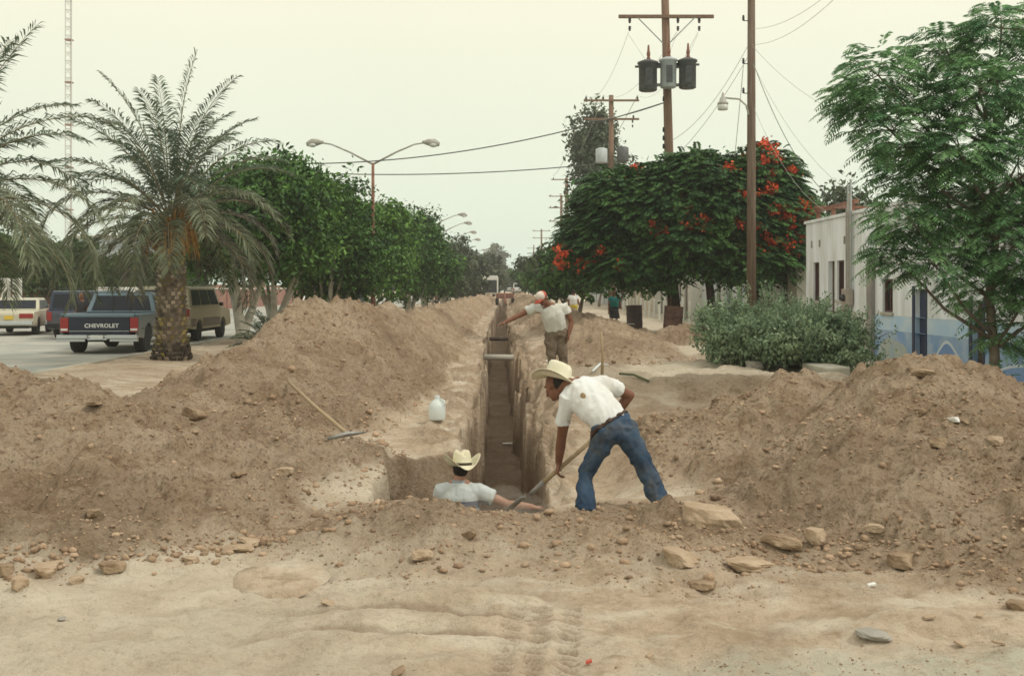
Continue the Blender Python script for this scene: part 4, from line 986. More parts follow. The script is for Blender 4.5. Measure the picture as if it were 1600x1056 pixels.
# near tree at right
def near_tree():
    g = random.Random(77); X, Y = ax(1551, 16.6), 16.6; z0 = gz(X, Y)
    t = thing('feathery_tree', 'slender young tree with feathery drooping leaves in front of the blue house', 'tree', (X, Y, z0))
    mb = MB(); tips = []
    trunk = [(0, 0, -.2), (.03, 0, .8), (-.03, .05, 1.7), (.05, 0, 2.4)]; mb.tube(trunk, [.105, .09, .08, .07], 10)
    C0 = [(1372, 118, 62, 42, -.2), (1345, 160, 42, 34, .3), (1398, 205, 58, 40, -.4), (1425, 262, 55, 42, .4), (1478, 78, 50, 34, .1), (1565, 45, 55, 38, -.2), (1530, 140, 62, 44, -.5), (1610, 120, 62, 50, .3), (1500, 235, 62, 46, -.6),
          (1590, 255, 70, 52, -.3), (1418, 338, 58, 36, -.3), (1500, 345, 66, 44, .4), (1585, 380, 66, 52, -.5), (1400, 400, 40, 26, .1), (1462, 415, 44, 26, -.4), (1535, 452, 52, 36, .2), (1600, 470, 36, 26, -.2), (1578, 525, 30, 24, .1), (1660, 200, 60, 60, 0), (1665, 330, 60, 60, .2), (1660, 440, 50, 40, 0), (1450, 150, 30, 22, .5), (1560, 320, 50, 40, .7)]
    ng = np.random.default_rng(7); Bs, Ds = [], []
    mb = MB(); top = V3((.05, 0, 2.6)); mb.tube([(0, 0, -.2), (.03, 0, .8), (-.03, .05, 1.7), top, (.0, .05, 3.6), (-.1, 0, 4.6)], [.085, .075, .065, .055, .04, .02], 10)
    for i, (px, py, rx, rz_, dy) in enumerate(C0):
        yy = 16.6 + dy; c = V3((ax(px, yy) - X, dy, zpx(py, yy) - z0)); rx, rz_ = rx / 102, rz_ / 102
        zb_ = max(.9, min(c.z - .5 - abs(c.x) * .55, 4.2)); st = V3((.02, 0, zb_)); q = st.lerp(c, .5) + V3((0, 0, -.12 * abs(c.x)))
        mb.tube([st, q, c, c + V3((g.uniform(-.2, .2), 0, rz_ * .5))], [.035, .024, .014, .006], 6)
        nn = int(330 * rx * (rz_ + .3))
        nn = int(nn * (.75 + .55 * hsh(i, 3)))
        for k_ in range(nn):
            d = V3(ng.normal(size=3)).normalized(); r_ = ng.uniform(.3, 1.15) ** .6; p = V3((d.x * rx, d.y * rx * 1.0, d.z * rz_)) * r_
            Bs.append(tuple(c + p * .92)); Ds.append((d.x + ng.normal() * .45, d.y + ng.normal() * .45, .10 + .25 * d.z))
        for k_ in range(5):
            d = V3(ng.normal(size=3)).normalized(); mb.tube([c, c + V3((d.x * rx, d.y * rx, d.z * rz_)) * .85], [.010, .003], 4)
    mb.build('trunk', 'bark', t, True)
    link('crown', compound('crown', Bs, Ds, .40, 5, 11, .40, .080, .62, .20), 'right_leaf', t)
    # a few low sprigs at the foot
    Bs = [(-.25 + ng.normal() * .12, -.1 + ng.normal() * .1, .35 + .25 * ng.random()) for _ in range(28)]; Ds = [(ng.normal(), ng.normal(), .4) for _ in range(28)]
    link('sprout', compound('sprout', Bs, Ds, .26, 8, 7, .4, .12, .4, .4), 'right_leaf', t)
near_tree()

def bush(name, label, px, Y, w, d, h, m, n, seed, size=.045, cat='bush'):
    X = ax(px, Y); z0 = gz(X, Y); g = random.Random(seed); t = thing(name, label, cat, (X, Y, z0)); B = []
    for i in range(16):
        a = g.uniform(0, 6.28); r_ = g.uniform(.15, .8); B.append((w / 2 * r_ * math.cos(a), d / 2 * r_ * math.sin(a), h * g.uniform(.3, .62) * (1 - .3 * r_), w * .19, d * .22, h * g.uniform(.25, .38)))
    link('foliage', leaf_mesh('foliage', B, n, size, seed, clump=26, spread=.09, shell=.7, droop=-.9), m, t)
    mb = MB()
    for i in range(70):
        a = g.uniform(0, 6.28); r_ = g.uniform(.2, 1.0); hh = h * g.uniform(.75, 1.12) * (1.05 - .45 * r_)
        mb.tube([(0.12 * math.cos(a), .1 * math.sin(a), 0), (w / 2 * r_ * .6 * math.cos(a), d / 2 * r_ * .6 * math.sin(a), hh * .6), (w / 2 * r_ * math.cos(a), d / 2 * r_ * math.sin(a), hh)], [.022, .014, .005], 4)
    mb.build('stems', 'bark', t)
    ng = np.random.default_rng(seed); n2 = 110; a = ng.uniform(0, 6.28, n2); r_ = ng.uniform(.15, 1.0, n2); bz = h * (.62 + .35 * ng.random(n2)) * (1.05 - .5 * r_)
    k_ = 26; tt = np.linspace(0, 1, k_)[None, :, None]; B0 = np.stack([w / 2 * r_ * np.cos(a), d / 2 * r_ * np.sin(a), bz], 1)[:, None]; D0 = np.stack([np.cos(a) * r_ * .5, np.sin(a) * r_ * .5, np.ones(n2)], 1)[:, None] * .34
    P0 = (B0 + D0 * tt + ng.normal(size=(n2, k_, 3)) * .018).reshape(-1, 3); m2 = len(P0); dr = ng.normal(size=(m2, 3)) * .6 + np.array([0, 0, .7]); dr /= np.linalg.norm(dr, axis=1)[:, None]
    sd3 = np.cross(dr, ng.normal(size=(m2, 3))); sd3 /= np.linalg.norm(sd3, axis=1)[:, None]; sz = .04
    link('sprigs', np_mesh('sprigs', np.stack([P0, P0 + dr * sz + sd3 * sz * .35, P0 + dr * sz * 2, P0 + dr * sz - sd3 * sz * .35], 1).reshape(-1, 3), np.arange(4 * m2).reshape(-1, 4)), m, t)
bush('shrub', 'wide grey green bush at the foot of the wooden pole, left half', 1178, 22.3, 2.9, 2.0, 1.5, 'bush_leaf', 24000, 401)
bush('shrub', 'grey green bush right half, in front of the blue house pier', 1268, 21.2, 3.0, 1.9, 1.28, 'bush_leaf', 24000, 402)
# small trees beyond
def simple_tree(name, px, Y, H, w, lab, seed, m, n=7000, zb=1.2, size=.16, group=None, trunk=.14, bark='bark'):
    return ficus(px, Y, H, w, w, lab, seed, n, m, bark, group, zb, size, name, trunk=trunk, cl=28)
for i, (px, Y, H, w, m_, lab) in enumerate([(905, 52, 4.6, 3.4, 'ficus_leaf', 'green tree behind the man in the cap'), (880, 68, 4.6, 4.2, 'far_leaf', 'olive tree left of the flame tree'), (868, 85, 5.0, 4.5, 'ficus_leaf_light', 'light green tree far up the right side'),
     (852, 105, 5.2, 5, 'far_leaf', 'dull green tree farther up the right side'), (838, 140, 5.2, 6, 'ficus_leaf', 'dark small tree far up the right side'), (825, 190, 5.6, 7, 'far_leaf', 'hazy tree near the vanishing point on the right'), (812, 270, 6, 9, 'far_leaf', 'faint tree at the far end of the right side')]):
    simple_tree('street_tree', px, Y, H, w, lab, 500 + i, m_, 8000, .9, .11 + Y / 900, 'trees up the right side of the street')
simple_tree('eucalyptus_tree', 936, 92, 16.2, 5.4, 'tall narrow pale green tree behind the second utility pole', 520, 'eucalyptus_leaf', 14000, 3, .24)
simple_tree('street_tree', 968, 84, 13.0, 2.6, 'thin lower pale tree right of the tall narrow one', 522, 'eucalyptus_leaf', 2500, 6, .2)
simple_tree('yard_tree', 1305, 44, 6.2, 2.6, 'loose grey green tree rising behind the white house roof', 521, 'eucalyptus_leaf', 1500, 3, .13)
simple_tree('yard_tree', 1330, 47, 6.0, 2.4, 'second sparse tree behind the roof beam of the white house', 523, 'eucalyptus_leaf', 1300, 3, .13)
# leafy branch reaching in at the upper left
t = thing('leafy_tree', 'bright green leafy tree reaching in at the left edge beside the palm', 'tree', (-9.6, 17.2, gz(-9.6, 17.2)))
link('crown', leaf_mesh('crown', [(.35, .0, 5.0, .8, .8, .9), (.3, 0, 3.9, .85, .8, .8), (-.6, 0, 4.6, 1.1, 1, 1.2)], 6000, .055, 88, clump=30, spread=.13), 'ficus_leaf_light', t)
mb = MB(); mb.tube([(0, 0, -.1), (-.1, 0, 2), (0, 0, 4.6)], [.12, .09, .03], 8); mb.build('trunk', 'bark', t, True)
# weeds
for px, Y, s, lab in ((40, 12.6, .42, 'dry weed tuft on the crest of the left heap at the photo edge'), (60, 12.8, .3, 'small green weed right of the dry tuft on the left heap')):
    mb = MB(); g = random.Random(px)
    for i in range(40):
        a = g.uniform(0, 6.28); r_ = g.uniform(.1, .5); mb.add([(0, 0, 0), (.012, 0, 0), (r_ * math.cos(a) * s, r_ * math.sin(a) * s, s * g.uniform(.4, 1))], [(0, 1, 2)])
    o = mb.build('weed', 'weed'); o.location = on(px, Y, -.01); tag(o, lab, 'weed')

# ------------------------------------------------------------------ poles and lamps
def insulator(mb, p, s=1, up=True):
    k = 1 if up else -1; x, y, z = p
    mb.lathe([(.02 * s, 0), (.055 * s, .03), (.03 * s, .06), (.055 * s, .09), (.03 * s, .12), (.045 * s, .15), (.015 * s, .18)], 8, Matrix.Translation(p) @ Matrix.Diagonal((1, 1, k, 1)))
def utility_pole(px, Y, H, label, arms, seed, m='pole_wood', r=.16, lean=(0, 0), cans=None, group='wooden utility poles'):
    X = ax(px, Y); z0 = gz(X, Y); t = thing('utility_pole', label, 'utility pole', (X, Y, z0), group=group); H -= z0
    MB().tube([(0, 0, -.5), (lean[0] * .5, 0, H / 2), (lean[0], 0, H)], [r, r * .88, r * .72], 14).build('pole', m, t, True)
    for z, half, ins, brace in arms:
        z -= z0; lx = lean[0] * z / H
        MB().box((lx, -.16, z), (half * 2, .10, .12)).build('crossarm', 'pole_wood', t, bevel=.01)
        for xx in ins:
            mb = MB(); insulator(mb, (lx + xx[0], -.16, z + (.062 if xx[1] > 0 else -.062)), 1.35 if xx[1] > 0 else 1.2, xx[1] > 0)
            if xx[1] < 0: insulator(mb, (lx + xx[0], -.16, z - .34), 1.1, False)
            mb.build('insulator', 'insulator', t)
        if brace:
            for s in (-1, 1): MB().tube([(lx + s * half * .6, -.2, z - .05), (lx + s * .12, -.17, z - .95)], .022, 5).build('brace', 'galvanised', t)
    return t, X, z0, H
p1, X1, z1, H1 = utility_pole(1052, 39, 13.2, 'tall wooden pole carrying three transformers and one wide crossarm', [(zpx(28, 39), 1.70, [(-1.3, -1), (.42, -1), (1.18, -1)], True)], 1, r=.185, lean=(-.32, 0))
def can(x, z, r, h, m, name='transformer', lz=0):
    mb = MB(); mb.lathe([(r * .8, 0), (r * .95, .03), (r * .95, h * .93), (r * 1.1, h * .94), (r * 1.1, h), (r * .5, h * 1.08)], 18)
    o = mb.build(name, m, p1, True, loc=(x, -.52, z))
    mb = MB(); mb.lathe([(.06, h * 1.04), (.075, h * 1.12), (.05, h * 1.2), (.07, h * 1.28), (.045, h * 1.42), (.03, h * 1.6)], 8, Matrix.Translation((.02, 0, 0))); mb.build('bushing', 'rust', o)
    mb = MB()
    for s in (-1, 1): mb.box((s * r * 1.05, .05, h * .86), (r * .55, .06, .07))
    for k_ in range(5): mb.box((-.3 * r + k_ * .15 * r, -r * .96, h * .45), (.03, .05, h * .6))
    lo_ = mb.build('cooling_fins', 'transformer_grey', o); lo_['kind'] = 'stuff'
zt = lambda py: zpx(py, 39) - z1
lx_ = -.32 * .8
can(lx_ - .72, zt(147), .34, 1.02, 'transformer_grey'); can(lx_ + .68, zt(143), .32, 1.0, 'transformer_grey'); can(lx_ + .0, zt(142), .30, 1.0, 'transformer_pale')
MB().box((lx_, -.28, zt(142) + .8), (1.9, .1, .1)).build('bracket', 'galvanised', p1); MB().box((lx_, -.28, zt(142) + .15), (1.7, .1, .1)).build('bracket', 'galvanised', p1)
for i, py in enumerate((207, 220, 233, 159)):
    mb = MB(); insulator(mb, (-.36, -.05, zt(py)), .8); mb.build('insulator', 'insulator', p1)
utility_pole(1174, 34, 12.4, 'bare straight wooden pole standing in the bush with a street lamp arm', [], 2, 'pole_wood_grey', .155, group=None)
P2 = bpy.data.objects[-1] if False else [o for o in bpy.data.objects if o.name.startswith('utility_pole')][-1]
X2 = ax(1174, 34)
mb = MB()
for py in (36, 103, 149):
    mb = MB(); insulator(mb, (-.26, -.05, zpx(py + 4, 34) - .1), .9); mb.tube([(-.26, -.05, zpx(py + 4, 34) - .1), (0, -.05, zpx(py + 4, 34) - .1)], .015, 5); mb.build('insulator', 'insulator', P2)
lp = thing('street_lamp', 'round glass street lamp on a curved arm fixed to the bare wooden pole', 'street lamp', (X2 - .15, 33.9, zpx(168, 34)))
mb = MB(); mb.tube([(.05, 0, -.25), (-.04, 0, .05), (-.25, 0, .24), (-.72, 0, .28)], .03, 8); mb.build('arm', 'lamp_metal', lp, True)
mb = MB(); mb.lathe([(.03, .42), (.05, .30), (.10, .24), (.11, .16), (.17, .10), (.17, .05)][::-1], 14, Matrix.Translation((-.76, 0, .02))); mb.build('housing', 'lamp_metal', lp, True)
mb = MB(); mb.lathe([(.15, -.10), (.17, -.02), (.16, .068)], 14, Matrix.Translation((-.76, 0, .0))); mb.build('lamp_shade', 'glass_lamp', lp, True)
utility_pole(955, 67, 13.7, 'second utility pole with two crossarms and a grey transformer', [(zpx(158, 67), 1.7, [(-1.55, 1), (-.5, 1), (1.6, 1)], False), (zpx(187, 67), 1.7, [(1.35, 1), (1.3, -1), (-1.5, 1)], False)], 3, r=.2)
P3 = [o for o in bpy.data.objects if o.name.startswith('utility_pole')][-1]
MB().lathe([(.33, 0), (.36, .05), (.36, .85), (.2, .92)], 16, Matrix.Translation((-.62, -.3, zpx(262, 67)))).build('transformer', 'transformer_pale', P3, True)
MB().lathe([(.33, 0), (.36, .05), (.36, .85), (.2, .92)], 16, Matrix.Translation((.68, -.3, zpx(260, 67)))).build('transformer', 'transformer_grey', P3, True)
for i, (px, Y, top, arms) in enumerate([(885, 125, 278, (281,)), (877, 150, 305, (307, 325, 346)), (846, 212, 358, (361, 372)), (834, 285, 383, (388, 396)), (828, 360, 400, (404, 409))]):
    utility_pole(px, Y, zpx(top, Y), ['third utility pole, one long crossarm, just left of the flame tree', 'fourth utility pole with three stacked crossarms', 'fifth utility pole, small, with two crossarms', 'sixth utility pole, thin and hazy', 'farthest utility pole near the vanishing point'][i],
                 [(zpx(a, Y), 1.75, [(-1.5, 1), (1.5, 1)], False) for a in arms], 10 + i, r=.22)
# double armed street lamps on the left
def dlamp(Y, z, label, xh=-3.05, first=False, reach=2.3):
    X = xh - reach; z0 = gz(X, Y); t = thing('street_lamp', label, 'street lamp', (X, Y, z0), group='double armed street lamps in the left planted strip')
    zj = z - .75 - z0; zl = z - z0
    MB().tube([(0, 0, -.1), (0, 0, zj)], [.09, .055], 10).build('pole', 'rust' if first else 'lamp_metal', t, True)
    for s in (-1, 1):
        MB().tube([(0, 0, zj - .05), (s * .9, 0, zj + .42), (s * 1.6, 0, zj + .72), (s * (reach - .25), 0, zj + .80)], [.04, .035, .03, .03], 8).build('arm', 'lamp_metal', t, True)
        mb = MB(); mb.tube([(s * (reach - .45), 0, zj + .80), (s * (reach - .2), 0, zj + .80), (s * (reach + .02), 0, zj + .77), (s * (reach + .22), 0, zj + .72)], [(.05, .04), (.13, .08), (.17, .10), (.07, .05)], 10); h = mb.build('lamp_head', 'lamp_metal', t, True)
        mb = MB(); mb.ball((s * (reach - .02), 0, zj + .69), (.16, .12, .09), 10, 6); mb.build('lens', 'glass_lamp', h, True)
dlamp(42, 7.42, 'nearest double armed street lamp, clear above the left trees', -2.82, True, 2.35)
for i, (Y, z) in enumerate(((80, 7.2), (91, 7.25), (105, 7.2), (121, 7.2), (155, 7.2), (185, 7.25))):
    dlamp(Y, z, ['second street lamp, its right head above the tree row', 'third street lamp, right head just over the tree row', 'fourth street lamp receding up the left side', 'fifth street lamp receding up the left side', 'sixth street lamp, small in the haze', 'farthest street lamp, a speck in the haze'][i], -3.15)

# ------------------------------------------------------------------ wires
def wire(a, b, sag, r, label, m='wire', group='overhead wires'):
    a, b = V3(a), V3(b); n = 26; pts = [a.lerp(b, i / n) - V3((0, 0, sag * 4 * (i / n) * (1 - i / n))) for i in range(n + 1)]
    mid = pts[0].copy(); mb = MB(); mb.tube([p - mid for p in pts], r, 5); o = mb.build('wire', m, loc=mid); tag(o, label, 'wire', group)
wire(at(470, 256, 41), at(1040, 160, 39), .55, .022, 'dark cable crossing the whole sky up to the transformer pole')
wire(at(470, 270, 66), at(947, 255, 67), .35, .034, 'lower dark cable crossing nearly level to the second pole')
wire(at(915, 190, 67), at(1040, 160, 39), .15, .02, 'dark cable between the second pole and the transformer pole')
for i, (xa, xb, lab) in enumerate(((-1.3, -1.55, 'left'), (.42, -.5, 'middle'), (1.18, 1.6, 'right'))):
    wire((X1 + xa - .32, 38.84, zpx(52, 39)), (ax(955, 67) + xb, 66.8, zpx(150, 67)), .9, .007, lab + ' power line from the wide crossarm back to the second pole', 'wire_pale')
    wire((X1 + xa - .32, 38.84, zpx(56, 39)), (X1 - .32 + (-.72, 0, .68)[i], 38.5, zt(100) + z1), .0, .006, lab + ' jumper wire from the crossarm down to a transformer', 'wire_pale')
    wire((ax(955, 67) + xb, 66.8, zpx(150, 67)), (ax(885, 125) + xb, 124.8, zpx(276, 125)), .9, .02, lab + ' power line beyond the second pole', 'wire_pale')
zz = lambda py: zpx(py, 34)
tr = [((40, 0), (1330, -20), 26), ((103, 0), (1420, -60), 24), ((60, 0), (1300, 10), 25)]
wire((X2, 34, zz(45)), at(1330, -40, 22), .3, .006, 'thin wire rising from the bare pole towards the upper right', 'wire_pale')
wire((X2, 34, zz(70)), at(1360, -60, 20), .4, .006, 'second thin wire rising towards the upper right', 'wire_pale')
wire((X2, 34, zz(80)), at(1045, 255, 39), .3, .008, 'wire falling from the bare pole to the transformer pole', 'wire_pale')
wire((X2, 34, zz(62)), at(1045, 222, 39), .5, .008, 'upper wire falling from the bare pole to the transformer pole', 'wire_pale')
wire((X2, 34, zz(90)), at(1338, 335, 27.5), .9, .010, 'slack service wire from the bare pole to the white house', 'wire')
wire((X2, 34, zz(95)), at(1375, 330, 25), .7, .006, 'second service wire swinging towards the blue house', 'wire_pale')
wire((X2, 34, zz(70)), at(1560, 215, 20), .9, .006, 'long faint wire passing towards the feathery tree', 'wire_pale')
wire((X2, 34, zz(160)), at(1290, 330, 31), .5, .006, 'short faint wire dropping from the bare pole to the roof beam', 'wire_pale')
wire((X2 - .26, 33.95, zz(103)), at(1148, 245, 35), .05, .011, 'thin down wire hanging left of the bare pole', 'wire_pale')

# ------------------------------------------------------------------ vehicles
def wheel(root, x, y, r, w, inner=1):
    mb = MB(); mt_ = Matrix.Translation((x, y, r)) @ Matrix.Rotation(math.pi / 2, 4, 'Y')
    mb.lathe([(r * .62, -w / 2), (r * .92, -w / 2), (r, -w / 2 + .03), (r, w / 2 - .03), (r * .92, w / 2), (r * .62, w / 2)], 26, mt_); o = mb.build('wheel', 'tyre', root, True)
    mb = MB(); s = 1 if x > 0 else -1
    mb.lathe([(r * .60, s * (w / 2 - .01)), (r * .56, s * (w / 2 - .05)), (r * .3, s * (w / 2 - .06)), (r * .2, s * (w / 2 - .01)), (.02, s * (w / 2 - .005))][::s], 20, mt_); mb.build('rim', 'rim', o, True)
def side_profile(L, zlo, pts_top, arches, r):
    """closed outline (y, z): along the sill with wheel arches, then back over the top"""
    pr = []
    y = 0.06
    pr.append((0.0, zlo + .05))
    for cy in arches:
        for k_ in range(9):
            a = math.pi - math.pi * k_ / 8; pr.append((cy + r * math.cos(a), max(zlo, zlo + (r * math.sin(a)) * .95)))
    pr.append((L, zlo + .05)); return pr + pts_top
def frustum(root, y0, y1, hw0, z0, y0t, y1t, hwt, z1, m, name='cabin', glass=None, panes=('rear', 'left', 'right', 'front'), mg=.07, splits=2, rails=None):
    b = [V3((-hw0, y0, z0)), V3((hw0, y0, z0)), V3((hw0, y1, z0)), V3((-hw0, y1, z0))]; t = [V3((-hwt, y0t, z1)), V3((hwt, y0t, z1)), V3((hwt, y1t, z1)), V3((-hwt, y1t, z1))]
    mb = MB(); mb.add(b + t, [(0, 3, 2, 1), (4, 5, 6, 7), (0, 1, 5, 4), (1, 2, 6, 5), (2, 3, 7, 6), (3, 0, 4, 7)]); o = mb.build(name, m, root, bevel=.035)
    def pane(p0, p1, p2, p3, u0, u1, v0=.10, v1=.86):
        n = (p1 - p0).cross(p3 - p0).normalized()
        def q(u, v): return p0.lerp(p1, u).lerp(p3.lerp(p2, u), v)
        c = [q(u0, v0), q(u1, v0), q(u1, v1), q(u0, v1)]; mb = MB(); mb.add([p - n * .01 for p in c] + [p + n * .008 for p in c], [(0, 3, 2, 1), (4, 5, 6, 7), (0, 1, 5, 4), (1, 2, 6, 5), (2, 3, 7, 6), (3, 0, 4, 7)]); mb.build('window', 'car_glass', root)
    if 'rear' in panes: pane(b[0], b[1], t[1], t[0], .07, .93)
    if 'front' in panes: pane(b[2], b[3], t[3], t[2], .06, .94)
    for side, q in (('right', (b[1], b[2], t[2], t[1])), ('left', (b[3], b[0], t[0], t[3]))):
        if side in panes:
            e_ = [.06 + .88 * i / splits for i in range(splits + 1)]
            for i in range(splits): pane(*q, e_[i] + .012, e_[i + 1] - .012)
    return o
def pickup(px, Y, yaw):
    t = thing('pickup_truck', 'dark blue pickup truck with chrome step bumper, seen from behind', 'pickup truck', (ax(px, Y), Y, 0), yaw)
    L, hw = 5.1, .97
    # cab and nose
    mb = MB(); mb.prism([(2.02, .42), (3.55, .42)] + [(4.1 + .43 * math.cos(math.pi - math.pi * k_ / 8), .42 + .42 * math.sin(math.pi * k_ / 8)) for k_ in range(9)] + [(5.1, .42), (5.12, .95), (5.0, 1.06), (3.7, 1.14), (2.02, 1.12)], -hw, hw); mb.build('body', 'truck_blue', t, bevel=.04)
    for s in (-1, 1):
        mb = MB(); a_ = [(1.02 + .44 * math.cos(math.pi - math.pi * k_ / 10), .42 + .43 * math.sin(math.pi * k_ / 10)) for k_ in range(11)]
        mb.prism([(.0, .50), (.03, .46)] + a_ + [(1.99, .42), (1.99, 1.10), (0, 1.10)], s * hw, s * (hw - .09)); mb.build('bed_side', 'truck_blue', t, bevel=.02)
        mb = MB(); mb.span((s * hw * .999, .02, 1.102), (s * (hw - .12), 1.98, 1.125)); mb.build('bed_rail', 'truck_lightblue', t)
        mb = MB(); mb.span((s * (hw + .003), .5 * 0 + .25, .70), (s * (hw + .014), 1.98, .715)); mb.span((s * (hw + .003), 2.05, .70), (s * (hw + .014), 3.6, .715)); mb.build('trim_strip', 'truck_black', t)
    mb = MB(); mb.span((-.87, .12, .60), (.87, 1.98, .64)); mb.build('bed_floor', 'truck_black', t)
    mb = MB(); mb.span((-.74, .0, .52), (.74, .07, 1.03)); tg = mb.build('tailgate', 'truck_navy', t, bevel=.01)
    mb = MB(); mb.span((-.86, -.01, 1.033), (.86, .09, 1.13)); mb.build('tailgate_cap', 'truck_lightblue', t, bevel=.02)
    mb = MB(); mb.span((-.74, -.006, .64), (.74, -.001, .652)); mb.build('trim_strip', 'chrome', tg)
    cu = bpy.data.curves.new('lettering', 'FONT'); cu.body = 'CHEVROLET'; cu.size = .155; cu.extrude = .004; cu.align_x = 'CENTER'; cu.space_character = 1.08; cu.offset = .004
    tmp = bpy.data.objects.new('tmp', cu); COL.objects.link(tmp); dg = bpy.context.evaluated_depsgraph_get(); me = bpy.data.meshes.new_from_object(tmp.evaluated_get(dg)); bpy.data.objects.remove(tmp)
    lt = link('lettering', me, None, tg); me.materials.clear(); me.materials.append(M['letter_white']); lt.location = (.06, -.008, .745); lt.rotation_euler = (R(90), 0, 0); lt.scale = (.92, 1, 1)
    for s in (-1, 1):
        mb = MB(); mb.span((s * .755, -.015, .62), (s * .955, .05, 1.02)); lo = mb.build('taillight', 'tail_red', t, bevel=.01)
        mb = MB(); mb.span((s * .77, -.022, .66), (s * .94, -.016, .72)); mb.build('reverse_light', 'tail_white', lo)
        mb = MB(); mb.tube([(s * 1.0, 3.35, 1.28), (s * 1.06, 3.35, 1.30)], .02, 5); mb.box((s * 1.12, 3.35, 1.32), (.2, .08, .18)); mb.build('mirror', 'truck_black', t, bevel=.02)
    mb = MB(); mb.span((-.99, -.20, .44), (-.24, -.04, .545)); mb.span((.24, -.20, .44), (.99, -.04, .545)); mb.span((-.24, -.20, .40), (.24, -.04, .44)); mb.box((0, -.10, .49), (.5, .06, .09)); mb.span((-.99, -.17, .36), (-.3, -.06, .437)); mb.span((.3, -.17, .36), (.99, -.06, .437)); mb.build('bumper', 'chrome', t, bevel=.012)
    mb = MB(); mb.span((-.15, -.215, .435), (.15, -.207, .545)); mb.build('number_plate', 'plate_white', t)
    mb = MB(); mb.tube([(-.8, 1.02, .36), (.8, 1.02, .36)], .06, 8); mb.ball((0, 1.02, .36), (.2, .16, .16), 10, 6); mb.build('axle', 'truck_black', t)
    mb = MB(); mb.span((-.6, .2, .38), (.6, 4.7, .5)); mb.build('chassis', 'truck_black', t)
    frustum(t, 2.04, 3.75, .93, 1.12, 2.22, 3.05, .76, 1.70, 'truck_lightblue', splits=1, panes=('rear', 'left', 'right', 'front'))  # cab pillars in the lighter blue: sky reflection painted as body colour
    mb = MB(); mb.box((0, 2.62, 1.715), (1.44, .78, .03)); mb.build('roof', 'truck_lightblue', t, bevel=.012)
    for x in (-.22, .24):
        mb = MB(); mb.tube([(x, 2.045, 1.17), (x, 2.185, 1.63)], .014, 4); mb.build('window_bar', 'truck_black', t)
    for x in (-.80, .80):
        for y in (1.02, 4.1): wheel(t, x, y, .37, .27)
    return t
pickup(155, 30.4, R(3)).scale = (1.12, 1, 1)

def boxy(name, label, cat, px, Y, yaw, L, hw, belt, top, body, glass_y, arches, m, m_low=None, roofm=None, plate='plate_white', tail=((.62, .98),), zlo=.34, taper=.86, back=.12, splits=3, racks=False, X=None, trunk_z=None, lowz=None):
    t = thing(name, label, cat, (ax(px, Y) if X is None else X, Y, 0), yaw)
    tz = trunk_z or belt
    mb = MB(); pr = side_profile(L, zlo, [(L + .02, .62), (L - .1, belt - .16), (glass_y[1], belt), (glass_y[0], belt), (.06, tz), (-.02, tz - .12)], arches, .38); mb.prism(pr, -hw, hw); mb.build('body', m, t, bevel=.045)
    if m_low:
        for s in (-1, 1):
            mb = MB(); mb.span((s * (hw + .002), arches[0] + .42, zlo + .08), (s * (hw + .012), arches[1] - .42, lowz or .62)); mb.build('side_panel', m_low, t)
            mb = MB(); mb.span((s * (hw + .002), .1, zlo + .1), (s * (hw + .012), arches[0] - .42, lowz or .62)); mb.build('side_panel', m_low, t)
    frustum(t, glass_y[0], glass_y[1], hw - .04, belt, glass_y[0] + back, glass_y[2], hw * taper, top, m, splits=splits)
    mb = MB(); mb.box((0, (glass_y[0] + back + glass_y[2]) / 2, top + .012), (hw * taper * 1.94, (glass_y[2] - glass_y[0] - back) * .97, .03)); mb.build('roof', roofm or m, t, bevel=.01)
    if racks:
        for s in (-1, 1):
            mb = MB(); mb.tube([(s * hw * .7, glass_y[0] + .4, top + .03), (s * hw * .7, glass_y[0] + .45, top + .11), (s * hw * .7, glass_y[2] - .45, top + .11), (s * hw * .7, glass_y[2] - .4, top + .03)], .018, 5); mb.build('roof_rack', 'truck_black', t)
    for s in (-1, 1):
        for za, zb in tail:
            w_ = .16 if zb - za > .25 else .5
            mb = MB(); mb.span((s * (hw - .03), -.035, za), (s * (hw - .03 - w_), .03, zb)); mb.build('taillight', 'tail_red', t, bevel=.01)
        mb = MB(); mb.box((s * (hw + .08), glass_y[1] - .45, belt + .08), (.14, .08, .13)); mb.build('mirror', 'truck_black', t, bevel=.015)
    mb = MB(); mb.span((-hw + .02, -.15, zlo + .08), (hw - .02, -.005, zlo + .24)); mb.build('bumper', 'chrome' if cat != 'van' else 'truck_black', t, bevel=.02)
    mb = MB(); mb.span((-.16, -.045, .64), (.16, -.035, .78)); mb.build('number_plate', plate, t)
    mb = MB(); mb.span((-hw * .7, .3, .28), (hw * .7, L - .3, zlo + .05)); mb.build('chassis', 'truck_black', t)
    for x in (-hw + .13, hw - .13):
        for y in arches: wheel(t, x, y, .33, .22)
    return t
boxy('sedan', 'long cream sedan with yellow plate parked at the left edge', 'car', 14, 42, R(13), 4.9, .90, .98, 1.42, None, (1.25, 3.9, 3.0), (1.05, 3.9), 'car_cream', 'suv_tan', 'car_white', 'plate_yellow', tail=((.68, .86),), back=.45, splits=2, trunk_z=.95, lowz=.5)
boxy('van', 'dark blue van with roof rack between the sedan and the pickup', 'van', 114, 38.8, R(3), 4.4, .93, 1.05, 1.72, None, (.06, 3.9, 3.2), (.95, 3.5), 'van_blue', None, 'van_roof', tail=((.68, 1.0),), back=.10, racks=True)
boxy('hatchback', 'red car mostly hidden left of the dark blue van', 'car', 108, 43, R(3), 4.2, .9, 1.0, 1.62, None, (.1, 3.6, 2.9), (.9, 3.4), 'car_red', None, None, tail=((.7, 1.0),), back=.2)
